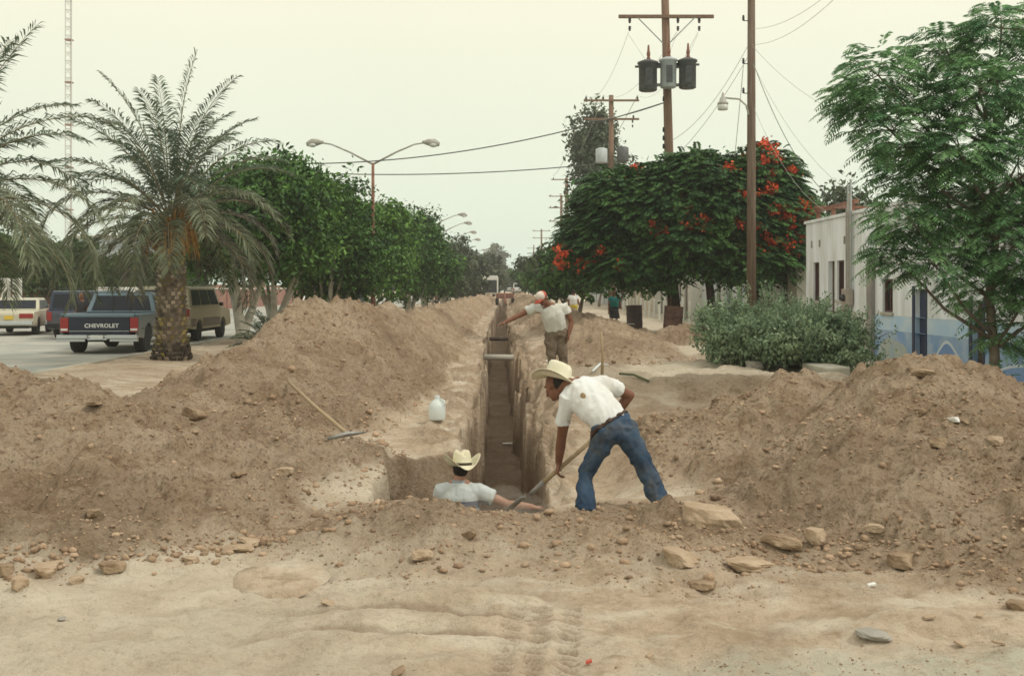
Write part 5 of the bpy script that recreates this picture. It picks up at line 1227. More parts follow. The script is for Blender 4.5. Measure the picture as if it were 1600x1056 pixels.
boxy('van', 'white vehicle whose roof shows behind the pickup cab', 'van', 176, 45, R(0), 4.6, .92, 1.05, 1.86, None, (.06, 3.9, 3.3), (.95, 3.6), 'car_white', None, None, tail=((.7, 1.0),), back=.1)
boxy('hatchback', 'red car roof glimpsed left of the tan truck', 'car', 222, 50, R(0), 4.2, .9, 1.0, 1.70, None, (.1, 3.6, 2.9), (.9, 3.4), 'car_red', None, None, tail=((.7, 1.0),), back=.2)
boxy('wagon', 'two tone tan and brown truck wagon behind the date palm', 'wagon', 252, 37.0, R(-1), 5.0, 1.0, 1.18, 1.88, None, (.05, 3.9, 3.3), (1.05, 4.0), 'suv_tan', 'suv_brown', None, tail=((.78, 1.14),), back=.16, splits=3, zlo=.42, lowz=.80)
for px, Y, m_, lab in ((398, 70, 'car_white', 'white car glimpsed beyond the whitewashed trunk'), (573, 86, 'van_blue', 'small blue car glimpsed under the shade trees'), (690, 118, 'car_cream', 'pale car far down the left road')):
    boxy('parked_car', lab, 'car', px, Y, R(0), 4.4, .9, .95, 1.42, None, (.9, 3.6, 2.9), (.95, 3.6), m_, None, None, back=.4, splits=2, X=-12.5 if px < 650 else -8.5)
# bus and distant vehicles up the street
bus = thing('bus', 'white bus with red front and dark windows far up the street', 'bus', (ax(762, 130), 130, .8))
mb = MB(); mb.span((-2.2, 0, .3), (1.2, 9, 2.5)); mb.build('body', 'car_white', bus, bevel=.08)
mb = MB(); mb.span((-2.15, -.03, .8), (-.9, -.01, 2.0)); mb.build('front_panel', 'bus_red', bus); mb = MB(); mb.span((-.6, -.03, .5), (1.1, -.01, 2.0)); mb.build('window', 'window_pane', bus)
for x in (-1.7, .7): wheel(bus, x, 1.2, .5, .3)
for px, Y, m_, lab in ((795, 200, 'car_white', 'tiny white car near the vanishing point'), (812, 150, 'car_white', 'small white car at the far end right of the trench')):
    boxy('parked_car', lab, 'car', px, Y, 0, 4.4, .95, 1.0, 1.6, None, (.5, 3.6, 2.9), (.95, 3.6), m_, None, None, back=.3, splits=2).location.z = .9
# small excavator-like dark red machine at trench end
mc = thing('digger', 'small dark red digging machine over the far end of the trench', 'machine', (ax(789, 118), 118, 0)); mb = MB(); mb.box((0, 0, 1.0), (1.9, 2.2, .55)); mb.build('body', 'rust', mc, bevel=.05)
mb = MB(); mb.tube([(0, -1, 1.0), (0, -2.2, 1.25), (0, -2.9, .2)], .12, 6); mb.build('boom', 'rust', mc)
for s in (-1, 1): mb = MB(); mb.box((s * .85, 0, .4), (.35, 2.6, .75)); mb.build('track', 'truck_black', mc, bevel=.1)

for nm_ in ('truck_blue', 'truck_lightblue', 'suv_tan', 'van_blue', 'car_cream', 'car_white'):
    m = M[nm_]; t = m.node_tree; b_ = t.nodes['Principled BSDF']; c_0 = tuple(b_.inputs['Base Color'].default_value); tc_ = nd(t, 'ShaderNodeTexCoord'); n = nd(t, 'ShaderNodeTexNoise'); n.inputs['Scale'].default_value = 2.5; n.inputs['Detail'].default_value = 7
    t.links.new(tc_.outputs['Object'], n.inputs[0]); sx = nd(t, 'ShaderNodeSeparateXYZ'); t.links.new(tc_.outputs['Object'], sx.inputs[0]); r = nd(t, 'ShaderNodeMapRange'); r.inputs[1].default_value = 1.1; r.inputs[2].default_value = .35; r.inputs[4].default_value = .6
    t.links.new(sx.outputs[2], r.inputs[0]); q = nd(t, 'ShaderNodeMath', operation='MULTIPLY'); t.links.new(r.outputs[0], q.inputs[0]); t.links.new(n.outputs[0], q.inputs[1]); x = nd(t, 'ShaderNodeMix', data_type='RGBA'); t.links.new(q.outputs[0], x.inputs[0]); x.inputs[6].default_value = c_0; x.inputs[7].default_value = (.38, .30, .22, 1); t.links.new(x.outputs[2], b_.inputs['Base Color'])
# ------------------------------------------------------------------ drums, tools, small things
def drum(px, Y, m, label, tilt, r=.30, h=.95, dz=0):
    t = thing('steel_drum', label, 'drum', on(px, Y, dz)); t.rotation_euler = (0, tilt, .4)
    mb = MB(); mb.lathe([(r, 0), (r, .02), (r * .97, .05), (r * .97, h * .32), (r * 1.04, h * .34), (r * .97, h * .36), (r * .97, h * .64), (r * 1.04, h * .66), (r * .97, h * .68), (r * .97, h * .95), (r * 1.02, h), (r * .9, h), (r * .9, h * .9), (.01, h * .88)], 20); mb.build('shell', m, t, True)
    return t
drum(1050, 36, 'drum_rust', 'rusty open drum leaning in front of the flame tree trunk', .08, .32, .98)
drum(992, 40, 'drum_grey', 'greyish rusty drum left of the leaning open one', -.04, .30, .95)
t = thing('pickaxe', 'pickaxe with pale wooden handle lying on the left ridge slope', 'pickaxe', hit(543, 692) + V3((0, 0, .05)))
hp = hit(451, 606) + V3((0, 0, .07)); lo = t.location
a_ = hp - lo
mid = a_ * .5; mz = max(0, gz(lo.x + mid.x, lo.y + mid.y) + .05 - lo.z - mid.z)
MB().tube([(0, 0, .03), tuple(a_ * .5 + V3((0, 0, mz * .5))), tuple(a_)], [.024, .020, .023], 8).build('handle', 'tool_wood', t, True)
mb = MB(); mb.tube([(-.19, -.10, -.02), (-.1, -.04, .01), (0, 0, .03), (.1, .07, .03), (.185, .15, .03)], [(.03, .006), (.022, .012), (.03, .028), (.018, .014), (.005, .005)], 8); mb.build('head', 'tool_steel', t, True)
# water jug
t = thing('water_jug', 'translucent white plastic water jug standing by the left lip of the trench', 'jug', hit(683, 656) + V3((0, 0, -.01)))
mb = MB(); mb.lathe([(.105, 0), (.115, .015), (.115, .17), (.10, .215), (.06, .26), (.032, .28), (.032, .30)], 18); mb.build('bottle', 'jug', t, True)
mb = MB(); mb.lathe([(.036, .298), (.036, .325)], 12); mb.build('cap', 'jug_cap', t); mb = MB(); mb.tube([(.04, -.03, .28), (.10, -.06, .26), (.115, -.07, .19)], .013, 6); mb.build('handle', 'jug', t, True)
# stake, hose, pipes, scraps
t = on(940, 19.2); mb = MB(); mb.tube([(0, 0, -.1), (.02, 0, .4), (-.01, .01, .82)], [.028, .026, .024], 7); o = mb.build('stake', 'tool_wood', None, True); o.location = t; tag(o, 'upright wooden stake on the right bank behind the digging man', 'stake')
def rod(name, pts, r, m, lab, cat):
    p0 = V3(pts[0]); mb = MB(); mb.tube([V3(p) - p0 for p in pts], r, 7); o = mb.build(name, m, None, True, loc=p0); tag(o, lab, cat)
rod('pipe', [on(926, 19.8, .05), on(938, 20.6, .06), on(950, 21.6, .05)], .02, 'jug_cap', 'short pale plastic pipe lying left of the wooden stake', 'pipe')
rod('pipe', [on(968, 18.2, .04), on(990, 18.0, .05), on(1014, 17.8, .04)], .02, 'weed', 'thin greenish pipe lying right of the wooden stake', 'pipe')
Y_ = 30.5; c_ = float(tc(Y_)); rod('cross_pipe', [(c_ - .44, Y_, -.09), (c_ + .42, Y_, -.10)], .085, 'pipe_grey', 'grey pipe crossing the trench near its nearer half', 'pipe')
Y_ = 43.0; c_ = float(tc(Y_)); rod('cross_pipe', [(c_ - .42, Y_, -.16), (c_ + .42, Y_, -.16)], .08, 'bark_dark', 'dark pipe crossing the trench beyond the grey one', 'pipe')
def scrap(px, Y, w, d, m, lab, dz=.01, rz=0, cat='scrap', z=None):
    mb = MB(); mb.add([(-w / 2, -d / 2, 0), (w / 2, -d / 2, .01), (w * .45, d / 2, .012), (-w * .5, d * .4, .004), (-w / 2, -d / 2, .012), (w / 2, -d / 2, .02), (w * .45, d / 2, .024), (-w * .5, d * .4, .014)], [(0, 3, 2, 1), (4, 5, 6, 7), (0, 1, 5, 4), (1, 2, 6, 5), (2, 3, 7, 6), (3, 0, 4, 7)])
    o = mb.build('scrap', m); p = on(px, Y, dz) if z is None else V3((ax(px, Y), Y, z)); o.location = p; o.rotation_euler = (0, 0, rz); tag(o, lab, cat)
scrap(798, 22.6, .34, .12, 'paper', 'white strip of paper lying on the trench floor', z=-1.38)
scrap(842, 17.0, .10, .10, 'plate_yellow', 'small yellow scrap on the right bank by the straw hat', .02)
scrap(920, 5.4, .03, .02, 'cap_red', 'tiny pink scrap on the sand at the bottom', .004)
scrap(1362, 6.7, .05, .03, 'paper', 'small white scrap on the sand below the right heap', .005)
scrap(1015, 5.5, .035, .025, 'rock', 'tiny white scrap beside the gravel patch', .004, .5)
scrap(975, 37, .7, .3, 'paper', 'white sheet on the ground near the children', .05)
scrap(862, 24.5, .25, .2, 'house_white', 'pale flake right of the man in the cap', .02)
for i, (px, Y) in enumerate(((1452, 5.9), (1530, 6.0), (1500, 5.7), (1560, 5.6))):
    scrap(px, Y, .06, .035, 'rock', ['flat pale chip above the gravel patch', 'pale chip near the right bottom corner', 'pale chip on the edge of the gravel', 'pale chip nearest the right edge of the gravel'][i], .004, i)

# ------------------------------------------------------------------ people
def remesh(mb, name, m, parent, vox, smooth=4, fold=0, fs=(9, 9, 3), seed=0, dec=1.0):
    me = bpy.data.meshes.new(name); me.from_pydata(mb.v, [], mb.f); me.update(); o = bpy.data.objects.new(name, me); COL.objects.link(o)
    r = o.modifiers.new('r', 'REMESH'); r.mode = 'VOXEL'; r.voxel_size = vox
    s = o.modifiers.new('s', 'SMOOTH'); s.iterations = smooth; s.factor = .5
    dg = bpy.context.evaluated_depsgraph_get(); dg.update(); nm = bpy.data.meshes.new_from_object(o.evaluated_get(dg)); bpy.data.objects.remove(o); bpy.data.meshes.remove(me)
    n = len(nm.vertices); co = np.empty(n * 3, np.float32); nm.vertices.foreach_get('co', co); co = co.reshape(-1, 3)
    if fold:
        no = np.empty(n * 3, np.float32); nm.vertices.foreach_get('normal', no); no = no.reshape(-1, 3)
        q = co * np.array(fs) + seed; d = fbm(q[:, 0] + .5 * q[:, 1], q[:, 2] * 1.0 + .4 * q[:, 0], 5 + seed, 3) - .7 * np.abs(fbm(q[:, 0] * 1.7, q[:, 2] * 2.1 + q[:, 1], 9 + seed, 2))
        co = co + no * (d * fold * 1.05)[:, None]; nm.vertices.foreach_set('co', co.astype(np.float32).ravel()); nm.update()
    nm.name = name; nm.materials.clear()
    return link(name, nm, m, parent, True)
def hand(mb, w, d, n, L=.18, curl=.9, spread=.12, side=1):
    """palm, four unequal bent fingers and a thumb; w wrist, d pointing direction, n palm normal (side the fingers curl to)"""
    w = V3(w); d = V3(d).normalized(); n = V3(n); n = (n - d * n.dot(d)).normalized(); s = d.cross(n) * side
    p0, p1 = w, w + d * L * .5
    mb.tube([p0 - d * .02, p0 + d * L * .15, p0 + d * L * .35, p1], [(.028, .020), (.036, .017), (.042, .016), (.040, .014)], 10, side=s, round_ends=True)
    for i, (off, ln) in enumerate(((-.030, .42), (-.010, .50), (.011, .46), (.030, .36))):
        p = p1 - d * .02 + s * off; q = (d + s * off * spread * 20).normalized(); pts = [p]; a = curl * .35
        for k_ in range(3):
            dr = (q * math.cos(a) + n * math.sin(a)).normalized(); pts.append(pts[-1] + dr * L * ln * (.42, .34, .28)[k_] * 1.15); a += curl * .62
        mb.tube(pts, [.0095, .009, .0082, .007], 7, round_ends=True)
    p = w + d * L * .12 - s * .028; q = (d * .55 - s * .65 + n * .4).normalized(); q2 = (d * .75 - s * .05 + n * .65).normalized()
    mb.tube([p, p + q * L * .24, p + q * L * .24 + q2 * L * .2], [.013, .011, .009], 7, round_ends=True)
def head_mesh(mb, c, f, u, s=1.0):
    """head with brow, nose, lips, chin and ears; c centre, f facing, u up"""
    c = V3(c); f = V3(f).normalized(); u = V3(u); u = (u - f * u.dot(f)).normalized(); r = f.cross(u); rot = Matrix((r, f, u)).transposed()
    P = lambda x, y, z: c + (r * x + f * y + u * z) * s
    mb.ball(P(0, -.01, .02), (.076 * s, .096 * s, .098 * s), 20, 14, rot); mb.ball(P(0, .022, -.055), (.058 * s, .066 * s, .062 * s), 16, 10, rot); mb.ball(P(0, .062, -.092), (.028 * s, .022 * s, .02 * s), 10, 8, rot)
    mb.tube([P(0, .088, .025), P(0, .108, -.012), P(0, .112, -.028)], [.008 * s, .013 * s, .016 * s], 8, round_ends=True)
    mb.tube([P(-.035, .082, .036), P(0, .092, .038), P(.035, .082, .036)], .011 * s, 8, round_ends=True)
    mb.tube([P(-.022, .082, -.058), P(0, .092, -.056), P(.022, .082, -.058)], .008 * s, 8, round_ends=True)
    for k_ in (-1, 1):
        mb.ball(P(k_ * .078, -.012, -.008), (.010 * s, .020 * s, .033 * s), 8, 8, rot); mb.ball(P(k_ * .045, .055, -.018), (.022 * s, .028 * s, .022 * s), 8, 6, rot)
def straw_hat(parent, c, u, f, m, band, s=1.0, crown_h=.125, brim=.185, curl=.045, dent=.03):
    c = V3(c); u = V3(u).normalized(); f = V3(f); f = (f - u * f.dot(u)).normalized(); r = f.cross(u); n = 40; rings = []
    prof = [(brim, 1), (brim * .985, 1), (.155, .6), (.125, .2), (.103, 0), (.100, .03), (.096, .5), (.088, .8), (.076, .95), (.05, 1.0), (.02, .96)]
    vs_, fs = [], []
    for j, (rad, tt) in enumerate(prof):
        for k_ in range(n):
            a = 2 * math.pi * k_ / n; ca, sa = math.cos(a), math.sin(a)
            if j < 4:
                w_ = (rad - .10) / (brim - .10); z = curl * w_ * w_ * (abs(ca) ** 1.5) * 1.7 - .035 * w_ * abs(sa) ** 2 - (.006 if j == 0 else 0); rx, ry = rad, rad * 1.12
            else:
                z = tt * crown_h; rx, ry = rad * .90, rad * 1.10
                if tt > .7: z -= dent * math.exp(-(ca * rad / .028) ** 2) * (tt - .6) / .4; z += .012 * sa * 1
                if .3 < tt < .96 and sa > .2: rx *= 1 - .16 * sa * tt
            vs_.append(c + (r * (rx * ca) + f * (ry * sa) + u * z) * s)
    m_ = len(prof)
    fs = [(i * n + k_, i * n + (k_ + 1) % n, (i + 1) * n + (k_ + 1) % n, (i + 1) * n + k_) for i in range(m_ - 1) for k_ in range(n)] + [tuple((m_ - 1) * n + k_ for k_ in range(n))]
    mb = MB(); mb.add(vs_, fs); h = mb.build('straw_hat', m, parent, True); so_ = h.modifiers.new('thick', 'SOLIDIFY'); so_.thickness = .004
    vs_ = []
    for rad, z in ((.1015, .004), (.1000, .028), (.0975, .028), (.099, .004)):
        for k_ in range(n):
            a = 2 * math.pi * k_ / n; vs_.append(c + (r * (rad * .925 * math.cos(a)) + f * (rad * 1.125 * math.sin(a)) + u * z) * s)
    fs = [(i * n + k_, i * n + (k_ + 1) % n, ((i + 1) % 4) * n + (k_ + 1) % n, ((i + 1) % 4) * n + k_) for i in range(4) for k_ in range(n)]
    mb = MB(); mb.add(vs_, fs); mb.build('hat_band', band, h, True)
    return h
def person(label, loc, J, skin, shirt, pants, vox=.012, facing=(0, 1, 0), hands=True, sleeve=.45, flare=.0, shoe='shoe', hair='hair', fold=.010, shorts=1.0, up=None, handspec=None, group=None, girth=1.0, skirt=False):
    t = thing('person', label, 'person', loc, group=group); J = {k_: V3(v) for k_, v in J.items()}; G = girth
    sh = (J['shr'] - J['shl']).normalized(); hipv = (J['hpr'] - J['hpl']).normalized(); pel = (J['hpr'] + J['hpl']) / 2; nk = J['neck']; ch = nk.lerp(pel, .28); wa = nk.lerp(pel, .68)
    if 'waist' in J: wa = J['waist']
    if 'chest' in J: ch = J['chest']
    upv = (J['head'] - nk).normalized() if up is None else V3(up).normalized()
    b = MB(); head_mesh(b, J['head'], facing, upv)
    b.tube([nk.lerp(pel, .05), nk, J['head'] + upv * -.03 - V3(facing).normalized() * .015], [.062, .056, .054], 12, round_ends=True)
    b.tube([nk.lerp(pel, .06), ch, wa, pel], [(.12 * G, .06), (.145 * G, .09 * G), (.115 * G, .078 * G), (.10 * G, .07 * G)], 18, side=sh, round_ends=True)
    for s in ('l', 'r'):
        b.tube([ch.lerp(J['sh' + s], .35), J['sh' + s], J['sh' + s].lerp(J['el' + s], .5), J['el' + s]], [.06, .058, .052, .042], 12, round_ends=True)
        b.tube([J['el' + s], J['el' + s].lerp(J['wr' + s], .3), J['wr' + s]], [.043, .045, .030], 12, round_ends=True)
        if hands:
            hd, hn, cu_ = (handspec or {}).get(s, ((J['wr' + s] - J['el' + s]), (-sh if s == 'r' else sh), .6)); hand(b, J['wr' + s], hd, hn, curl=cu_, side=1 if s == 'l' else -1)
        b.tube([J['hp' + s], J['hp' + s].lerp(J['kn' + s], .5), J['kn' + s]], [.072 * G, .060, .045], 12, round_ends=True)
        b.tube([J['kn' + s], J['kn' + s].lerp(J['an' + s], .3), J['an' + s]], [.045, .046, .034], 12, round_ends=True)
    remesh(b, 'body', skin, t, vox * .7 if hands else vox, 2)
    # shirt
    c = MB(); c.tube([nk.lerp(pel, .015), nk.lerp(pel, .10), ch, wa, wa.lerp(pel, .62)], [(.085, .07), (.165 * G, .10), (.19 * G, .135 * G), (.182 * G, .134 * G), (.168 * G, .122 * G)], 20, side=sh)
    for s in ('l', 'r'):
        e_ = J['sh' + s].lerp(J['el' + s], sleeve)
        c.tube([nk.lerp(ch, .5).lerp(J['sh' + s], .45), J['sh' + s] + V3((0, 0, .004)), J['sh' + s].lerp(J['el' + s], sleeve * .55), e_], [.085, .082, .078, .077], 14, round_ends=False)
    so_ = remesh(c, 'shirt', shirt, t, vox, 3, fold * 1.35, seed=3)
    # trousers
    p = MB(); p.ball(pel, (.14 * G, .115, .09), 16, 10); p.ball(J['hpl'] + hipv * .02, .108 * G, 12, 8); p.ball(J['hpr'] - hipv * .02, .108 * G, 12, 8)
    p.tube([wa.lerp(pel, .48), wa.lerp(pel, .85), pel + (pel - wa) * .22], [(.165 * G, .122 * G), (.18 * G, .13 * G), (.16 * G, .115 * G)], 18, side=hipv, round_ends=False)
    for s in ('l', 'r'):
        kn, an, hp = J['kn' + s], J['an' + s], J['hp' + s]
        if skirt: continue
        if shorts < 1: p.tube([hp, hp.lerp(kn, shorts)], [.108 * G, .10 * G], 12); continue
        p.tube([hp, hp.lerp(kn, .45), kn], [.114 * G, .102 * G, .080], 14, round_ends=True)
        p.tube([kn, kn.lerp(an, .45), an, an + (an - kn).normalized() * .045], [.080, .076 + flare * .4, .075 + flare, .078 + flare], 14, round_ends=False)
    if skirt: p.tube([pel, J['knl'].lerp(J['knr'], .5)], [(.17, .13), (.22, .18)], 18, side=hipv)
    pa_ = remesh(p, 'shorts' if shorts < 1 else ('skirt' if skirt else 'trousers'), pants, t, vox, 3, fold * 1.9, fs=(8, 8, 6), seed=8)
    for s in ('l', 'r'):
        an = J['an' + s]; f_ = J.get('toe' + s, V3(facing)); f_ = V3((f_.x, f_.y, 0)).normalized()
        m_ = MB(); m_.tube([an - f_ * .05 + V3((0, 0, -.055)), an + f_ * .05 + V3((0, 0, -.055)), an + f_ * .17 + V3((0, 0, -.07))], [(.040, .038), (.045, .040), (.042, .022)], 10, side=f_.cross(V3((0, 0, 1))), round_ends=True); m_.tube([an + V3((0, 0, .03)), an + V3((0, 0, -.06))], [.046, .044], 10); remesh(m_, 'shoe', shoe, t, .01, 2)
    return t, J
def stand(label, px, Y, h, skin, shirt, pants, facing, group=None, z=None, **k_):
    s = h / 1.75; fx, fy = math.sin(facing), math.cos(facing); rx, ry = fy, -fx
    def q(r_, f_, z_): return (s * (r_ * rx + f_ * fx), s * (r_ * ry + f_ * fy), s * z_)
    J = dict(head=q(0, .02, 1.62), neck=q(0, 0, 1.46), shl=q(-.18, 0, 1.40), shr=q(.18, 0, 1.40), ell=q(-.23, -.03, 1.12), elr=q(.24, -.03, 1.12), wrl=q(-.24, .08, .88), wrr=q(.30, .1, .93), hpl=q(-.09, 0, .93), hpr=q(.09, 0, .93), knl=q(-.10, .02, .50), knr=q(.10, .02, .50), anl=q(-.10, 0, .09), anr=q(.10, 0, .09))
    X = ax(px, Y); loc = (X, Y, gz(X, Y) if z is None else z)
    return person(label, loc, J, skin, shirt, pants, vox=.02, facing=(fx, fy, -.1), **k_)

def dusty(name, c3, amt):
    m = M[name]; t = m.node_tree; b_ = t.nodes['Principled BSDF']; src = b_.inputs['Base Color'].links[0].from_socket
    n = nd(t, 'ShaderNodeTexNoise'); n.inputs['Scale'].default_value = 3.2; n.inputs['Detail'].default_value = 7; n.inputs['Roughness'].default_value = .65
    tc_ = nd(t, 'ShaderNodeTexCoord'); t.links.new(tc_.outputs['Object'], n.inputs[0]); r = nd(t, 'ShaderNodeMapRange'); r.inputs[1].default_value = .50; r.inputs[2].default_value = .66; r.inputs[4].default_value = amt
    t.links.new(n.outputs[0], r.inputs[0]); x = nd(t, 'ShaderNodeMix', data_type='RGBA'); t.links.new(r.outputs[0], x.inputs[0]); t.links.new(src, x.inputs[6]); x.inputs[7].default_value = (*c3, 1); t.links.new(x.outputs[2], b_.inputs['Base Color'])
dusty('jeans', (.16, .15, .12), .55); dusty('shirt_white', (.52, .44, .32), .28); dusty('shirt_grey', (.45, .41, .33), .35); dusty('trousers_brown', (.28, .22, .15), .5); dusty('truck_navy', (.04, .05, .06), .5) if False else None
def shell(src, test, off, name, m, parent, flat=False):
    me = src.data; V, Fc, mp = [], [], {}
    for p in me.polygons:
        if test(p.center, p.normal):
            f = []
            for i in p.vertices:
                if i not in mp: mp[i] = len(V); V.append(me.vertices[i].co + me.vertices[i].normal * off)
                f.append(mp[i])
            Fc.append(f)
    if not Fc: return
    mb = MB(); mb.add(V, Fc); o = mb.build(name, m, parent, True); q = o.modifiers.new('t', 'SOLIDIFY'); q.thickness = .006; return o
# --- the digging man
DY = 8.95; S = F / DY
def jp(px, py, dy=0., x0=965, y0=806): 
    k_ = (DY + dy) / F; return ((px - VX) * k_ - (x0 - VX) * DY / F, dy, (CH - (py - VY) * k_) - (CH - (y0 - VY) * DY / F))
J = dict(head=jp(868, 603, .30), neck=jp(893, 600, .20), shl=jp(886, 622, .13), shr=jp(944, 601, .26), ell=jp(877, 687, .28), elr=jp(984, 617, .36), wrl=jp(873, 722, .36), wrr=jp(945, 668, .42),
         hpl=jp(945, 677, 0), hpr=jp(981, 672, .02), knl=jp(917, 738, .10), knr=jp(1010, 737, .04), anl=jp(916, 794, -.06), anr=jp(1039, 795, -.12), chest=jp(914, 617, .17), waist=jp(941, 645, .07))
J['toel'] = V3((-.5, 1, 0)); J['toer'] = V3((.1, 1, 0))
dz_ = CH - (806 - VY) * DY / F
shd = (V3(jp(812, 786, .52)) - V3(jp(935, 681, .30)))
dm, JD = person('man in white shirt, blue jeans and white straw hat bending to shovel', (ax(965, DY), DY, dz_), J, 'skin', 'shirt_white', 'jeans', vox=.011, facing=(-.72, .55, -.62), up=(-.25, .45, .8), flare=.012, sleeve=.62,
      handspec={'l': ((-.15, -.1, -1), (.9, .1, -.1), 1.15), 'r': ((-.6, .0, -.5), (0, -.6, .5), 1.1)}, shoe='jeans', girth=.97)
straw_hat(dm, V3(jp(871, 591, .30)), (.22, .12, 1), (-1, .5, -.38), 'straw_white', 'straw', 1.08, crown_h=.135, brim=.19, curl=.03)
b = MB(); pel = (JD['hpl'] + JD['hpr']) / 2; wa = JD['waist']; c0 = wa.lerp(pel, .50); dn = (pel - wa).normalized(); sd_ = (JD['hpr'] - JD['hpl']).normalized(); ot = dn.cross(sd_)
tr_ = [c for c in dm.children if c.name.startswith('trousers')][0]; zt_ = (pel - wa).length * .48
shell(tr_, lambda c, n: zt_ - .002 < (c - wa).dot(dn) < zt_ + .024 and abs(n.dot(dn)) < .8, .009, 'belt', 'belt', dm)
b = MB(); b.ball(V3(JD['head']) + V3((.035, -.022, .028)), (.078, .078, .085), 14, 10); b.ball(V3(JD['head']) + V3((.075, -.03, .0)), (.05, .055, .06), 12, 8); remesh(b, 'hair', 'hair', dm, .012, 2)
sh_w = [c for c in dm.children if c.name.startswith('shirt')][0]; sp_ = V3(jp(911, 618, .02))
shell(sh_w, lambda c, n: n.y < 0 and ((c.x - sp_.x) ** 2 + (c.z - sp_.z) ** 2) < .022 ** 2, .002, 'dirt_stain', 'stain', sh_w)
# shovel held by the man: its own thing
sp = V3((ax(812, DY + .42), DY + .42, CH - (786 - VY) * (DY + .42) / F)); hp_ = V3((ax(938, DY + .34), DY + .34, CH - (676 - VY) * (DY + .34) / F))
hl_ = V3(jp(868, 741, .38)) + V3((ax(965, DY), DY, dz_))
t = thing('shovel', 'long handled shovel held low by the digging man, blade in the dust', 'shovel', sp); v_ = hp_ - sp
MB().tube([tuple(v_ * .24), tuple(v_ * .6), tuple(v_)], [.021, .019, .019], 8).build('handle', 'tool_wood', t, True)
mb = MB(); mb.tube([tuple(v_ * .13), tuple(v_ * .30)], [.018, .024], 8); dirn = v_.normalized(); sd2 = V3((.35, .93, 0)).normalized(); up2 = dirn.cross(sd2).normalized()
if up2.z < 0: up2 = -up2
vs_ = []; prof = [(0.0, .055), (.06, .10), (.16, .11), (.25, .105), (.27, .02)]
for s_, w_ in prof:
    for q in (-1, -.5, 0, .5, 1): vs_.append(sp - dirn * (.20 - s_) + sd2 * (w_ * q) + up2 * (.03 * q * q) - sp)
mb.add(vs_, [(i * 5 + j, i * 5 + j + 1, (i + 1) * 5 + j + 1, (i + 1) * 5 + j) for i in range(4) for j in range(4)])
o = mb.build('blade', 'tool_steel', t, True); q = o.modifiers.new('t', 'SOLIDIFY'); q.thickness = .004

# --- man in the pit, seen from behind
PYY = 10.4
def jq(px, py, dy=0.):
    k_ = (PYY + dy) / F; return ((px - VX) * k_ - (722 - VX) * PYY / F, dy, (CH - (py - VY) * k_) + 1.36)
J = dict(head=jq(720, 731, .04), neck=jq(717, 752, 0), shl=jq(690, 768, .0), shr=jq(747, 769, .0), ell=jq(683, 815, .05), elr=jq(794, 788, -.02), wrl=jq(700, 850, .25), wrr=jq(832, 792, .0),
         hpl=(-.11, .0, .86), hpr=(.09, .0, .86), knl=(-.13, .12, .48), knr=(.12, .12, .48), anl=(-.14, .02, .09), anr=(.13, .02, .09))
pmn, JP = person('man in straw hat standing chest deep in the pit, seen from behind', (ax(722, PYY), PYY, -1.36), J, 'skin_light', 'shirt_grey', 'trousers_brown', vox=.012, facing=(-.25, 1, -.25), up=(0, .1, 1), sleeve=.5, fold=.008,
      handspec={'r': ((1, -.05, -.1), (0, .1, -1), .35), 'l': ((.2, .9, -.3), (0, 0, -1), .6)}, girth=1.03)
straw_hat(pmn, V3(jq(722, 727, .04)), (-.02, .12, 1), (-.35, 1, -.18), 'straw', 'hat_band', 1.0, crown_h=.15, brim=.175, curl=.07, dent=.045)
b = MB(); b.ball(V3(JP['head']) + V3((.0, -.028, .0)), (.079, .085, .088), 12, 10); remesh(b, 'hair', 'hair', pmn, .012, 2)
sh_o = [c for c in pmn.children if c.name.startswith('shirt')][0]
# navy chest stripe: a knitted band of the shirt's own cloth, one material slot by height
sh_o.data.materials.append(M['shirt_navy'])
mat('shirt_paleblue', (.42, .52, .58), .9, (.48, .56, .60), 3); sh_o.data.materials.append(M['shirt_paleblue']); mat('collar', (.30, .34, .38), .9)
zs = V3(jq(720, 779)).z
for p_ in sh_o.data.polygons:
    if abs(p_.center.x) < .26:
        if zs - .07 < p_.center.z < zs: p_.material_index = 1
        elif p_.center.z <= zs - .07: p_.material_index = 2
b = MB(); b.tube([JP['neck'] + V3((0, 0, -.03)), JP['neck'] + V3((0, 0, .018))], [(.085, .075), (.068, .062)], 16); b.build('collar', 'collar', pmn, True)

# --- man in the cap on the right bank
CY_ = 18.4
def jc(px, py, dy=0.):
    k_ = (CY_ + dy) / F; return ((px - VX) * k_ - (868 - VX) * CY_ / F, dy, (CH - (py - VY) * k_) - .20)
J = dict(head=jc(847, 466, -.26), neck=jc(857, 477, -.14), shl=jc(882, 480, -.06), shr=jc(833, 482, -.12), ell=jc(893, 503, -.02), elr=jc(809, 494, -.2), wrl=jc(889, 522, -.10), wrr=jc(790, 503, -.28),
         hpl=jc(878, 523, 0), hpr=jc(861, 523, 0), knl=jc(880, 560, .0), knr=jc(862, 560, -.03), anl=jc(880, 594, .02), anr=jc(861, 594, .0), chest=jc(862, 490, -.10), waist=jc(868, 507, -.03))
J['toel'] = V3((.3, -1, 0)); J['toer'] = V3((-.3, -1, 0))
cmn, JC = person('man in white T-shirt and red and white cap pointing at the trench', (ax(868, CY_), CY_, .20), J, 'skin_mid', 'shirt_dirty', 'trousers_brown', vox=.014, facing=(-.55, -.75, -.65), up=(-.35, -.3, 1), sleeve=.42,
      handspec={'r': ((-1, -.2, -.35), (0, 0, -1), .25), 'l': ((-.1, 0, -1), (-1, 0, 0), .6)}, girth=1.02)
hc = V3(JC['head']); f_ = V3((-.55, -.75, -.55)).normalized(); u_ = V3((-.35, -.3, 1)); u_ = (u_ - f_ * u_.dot(f_)).normalized(); r_ = f_.cross(u_); rot = Matrix((r_, f_, u_)).transposed()
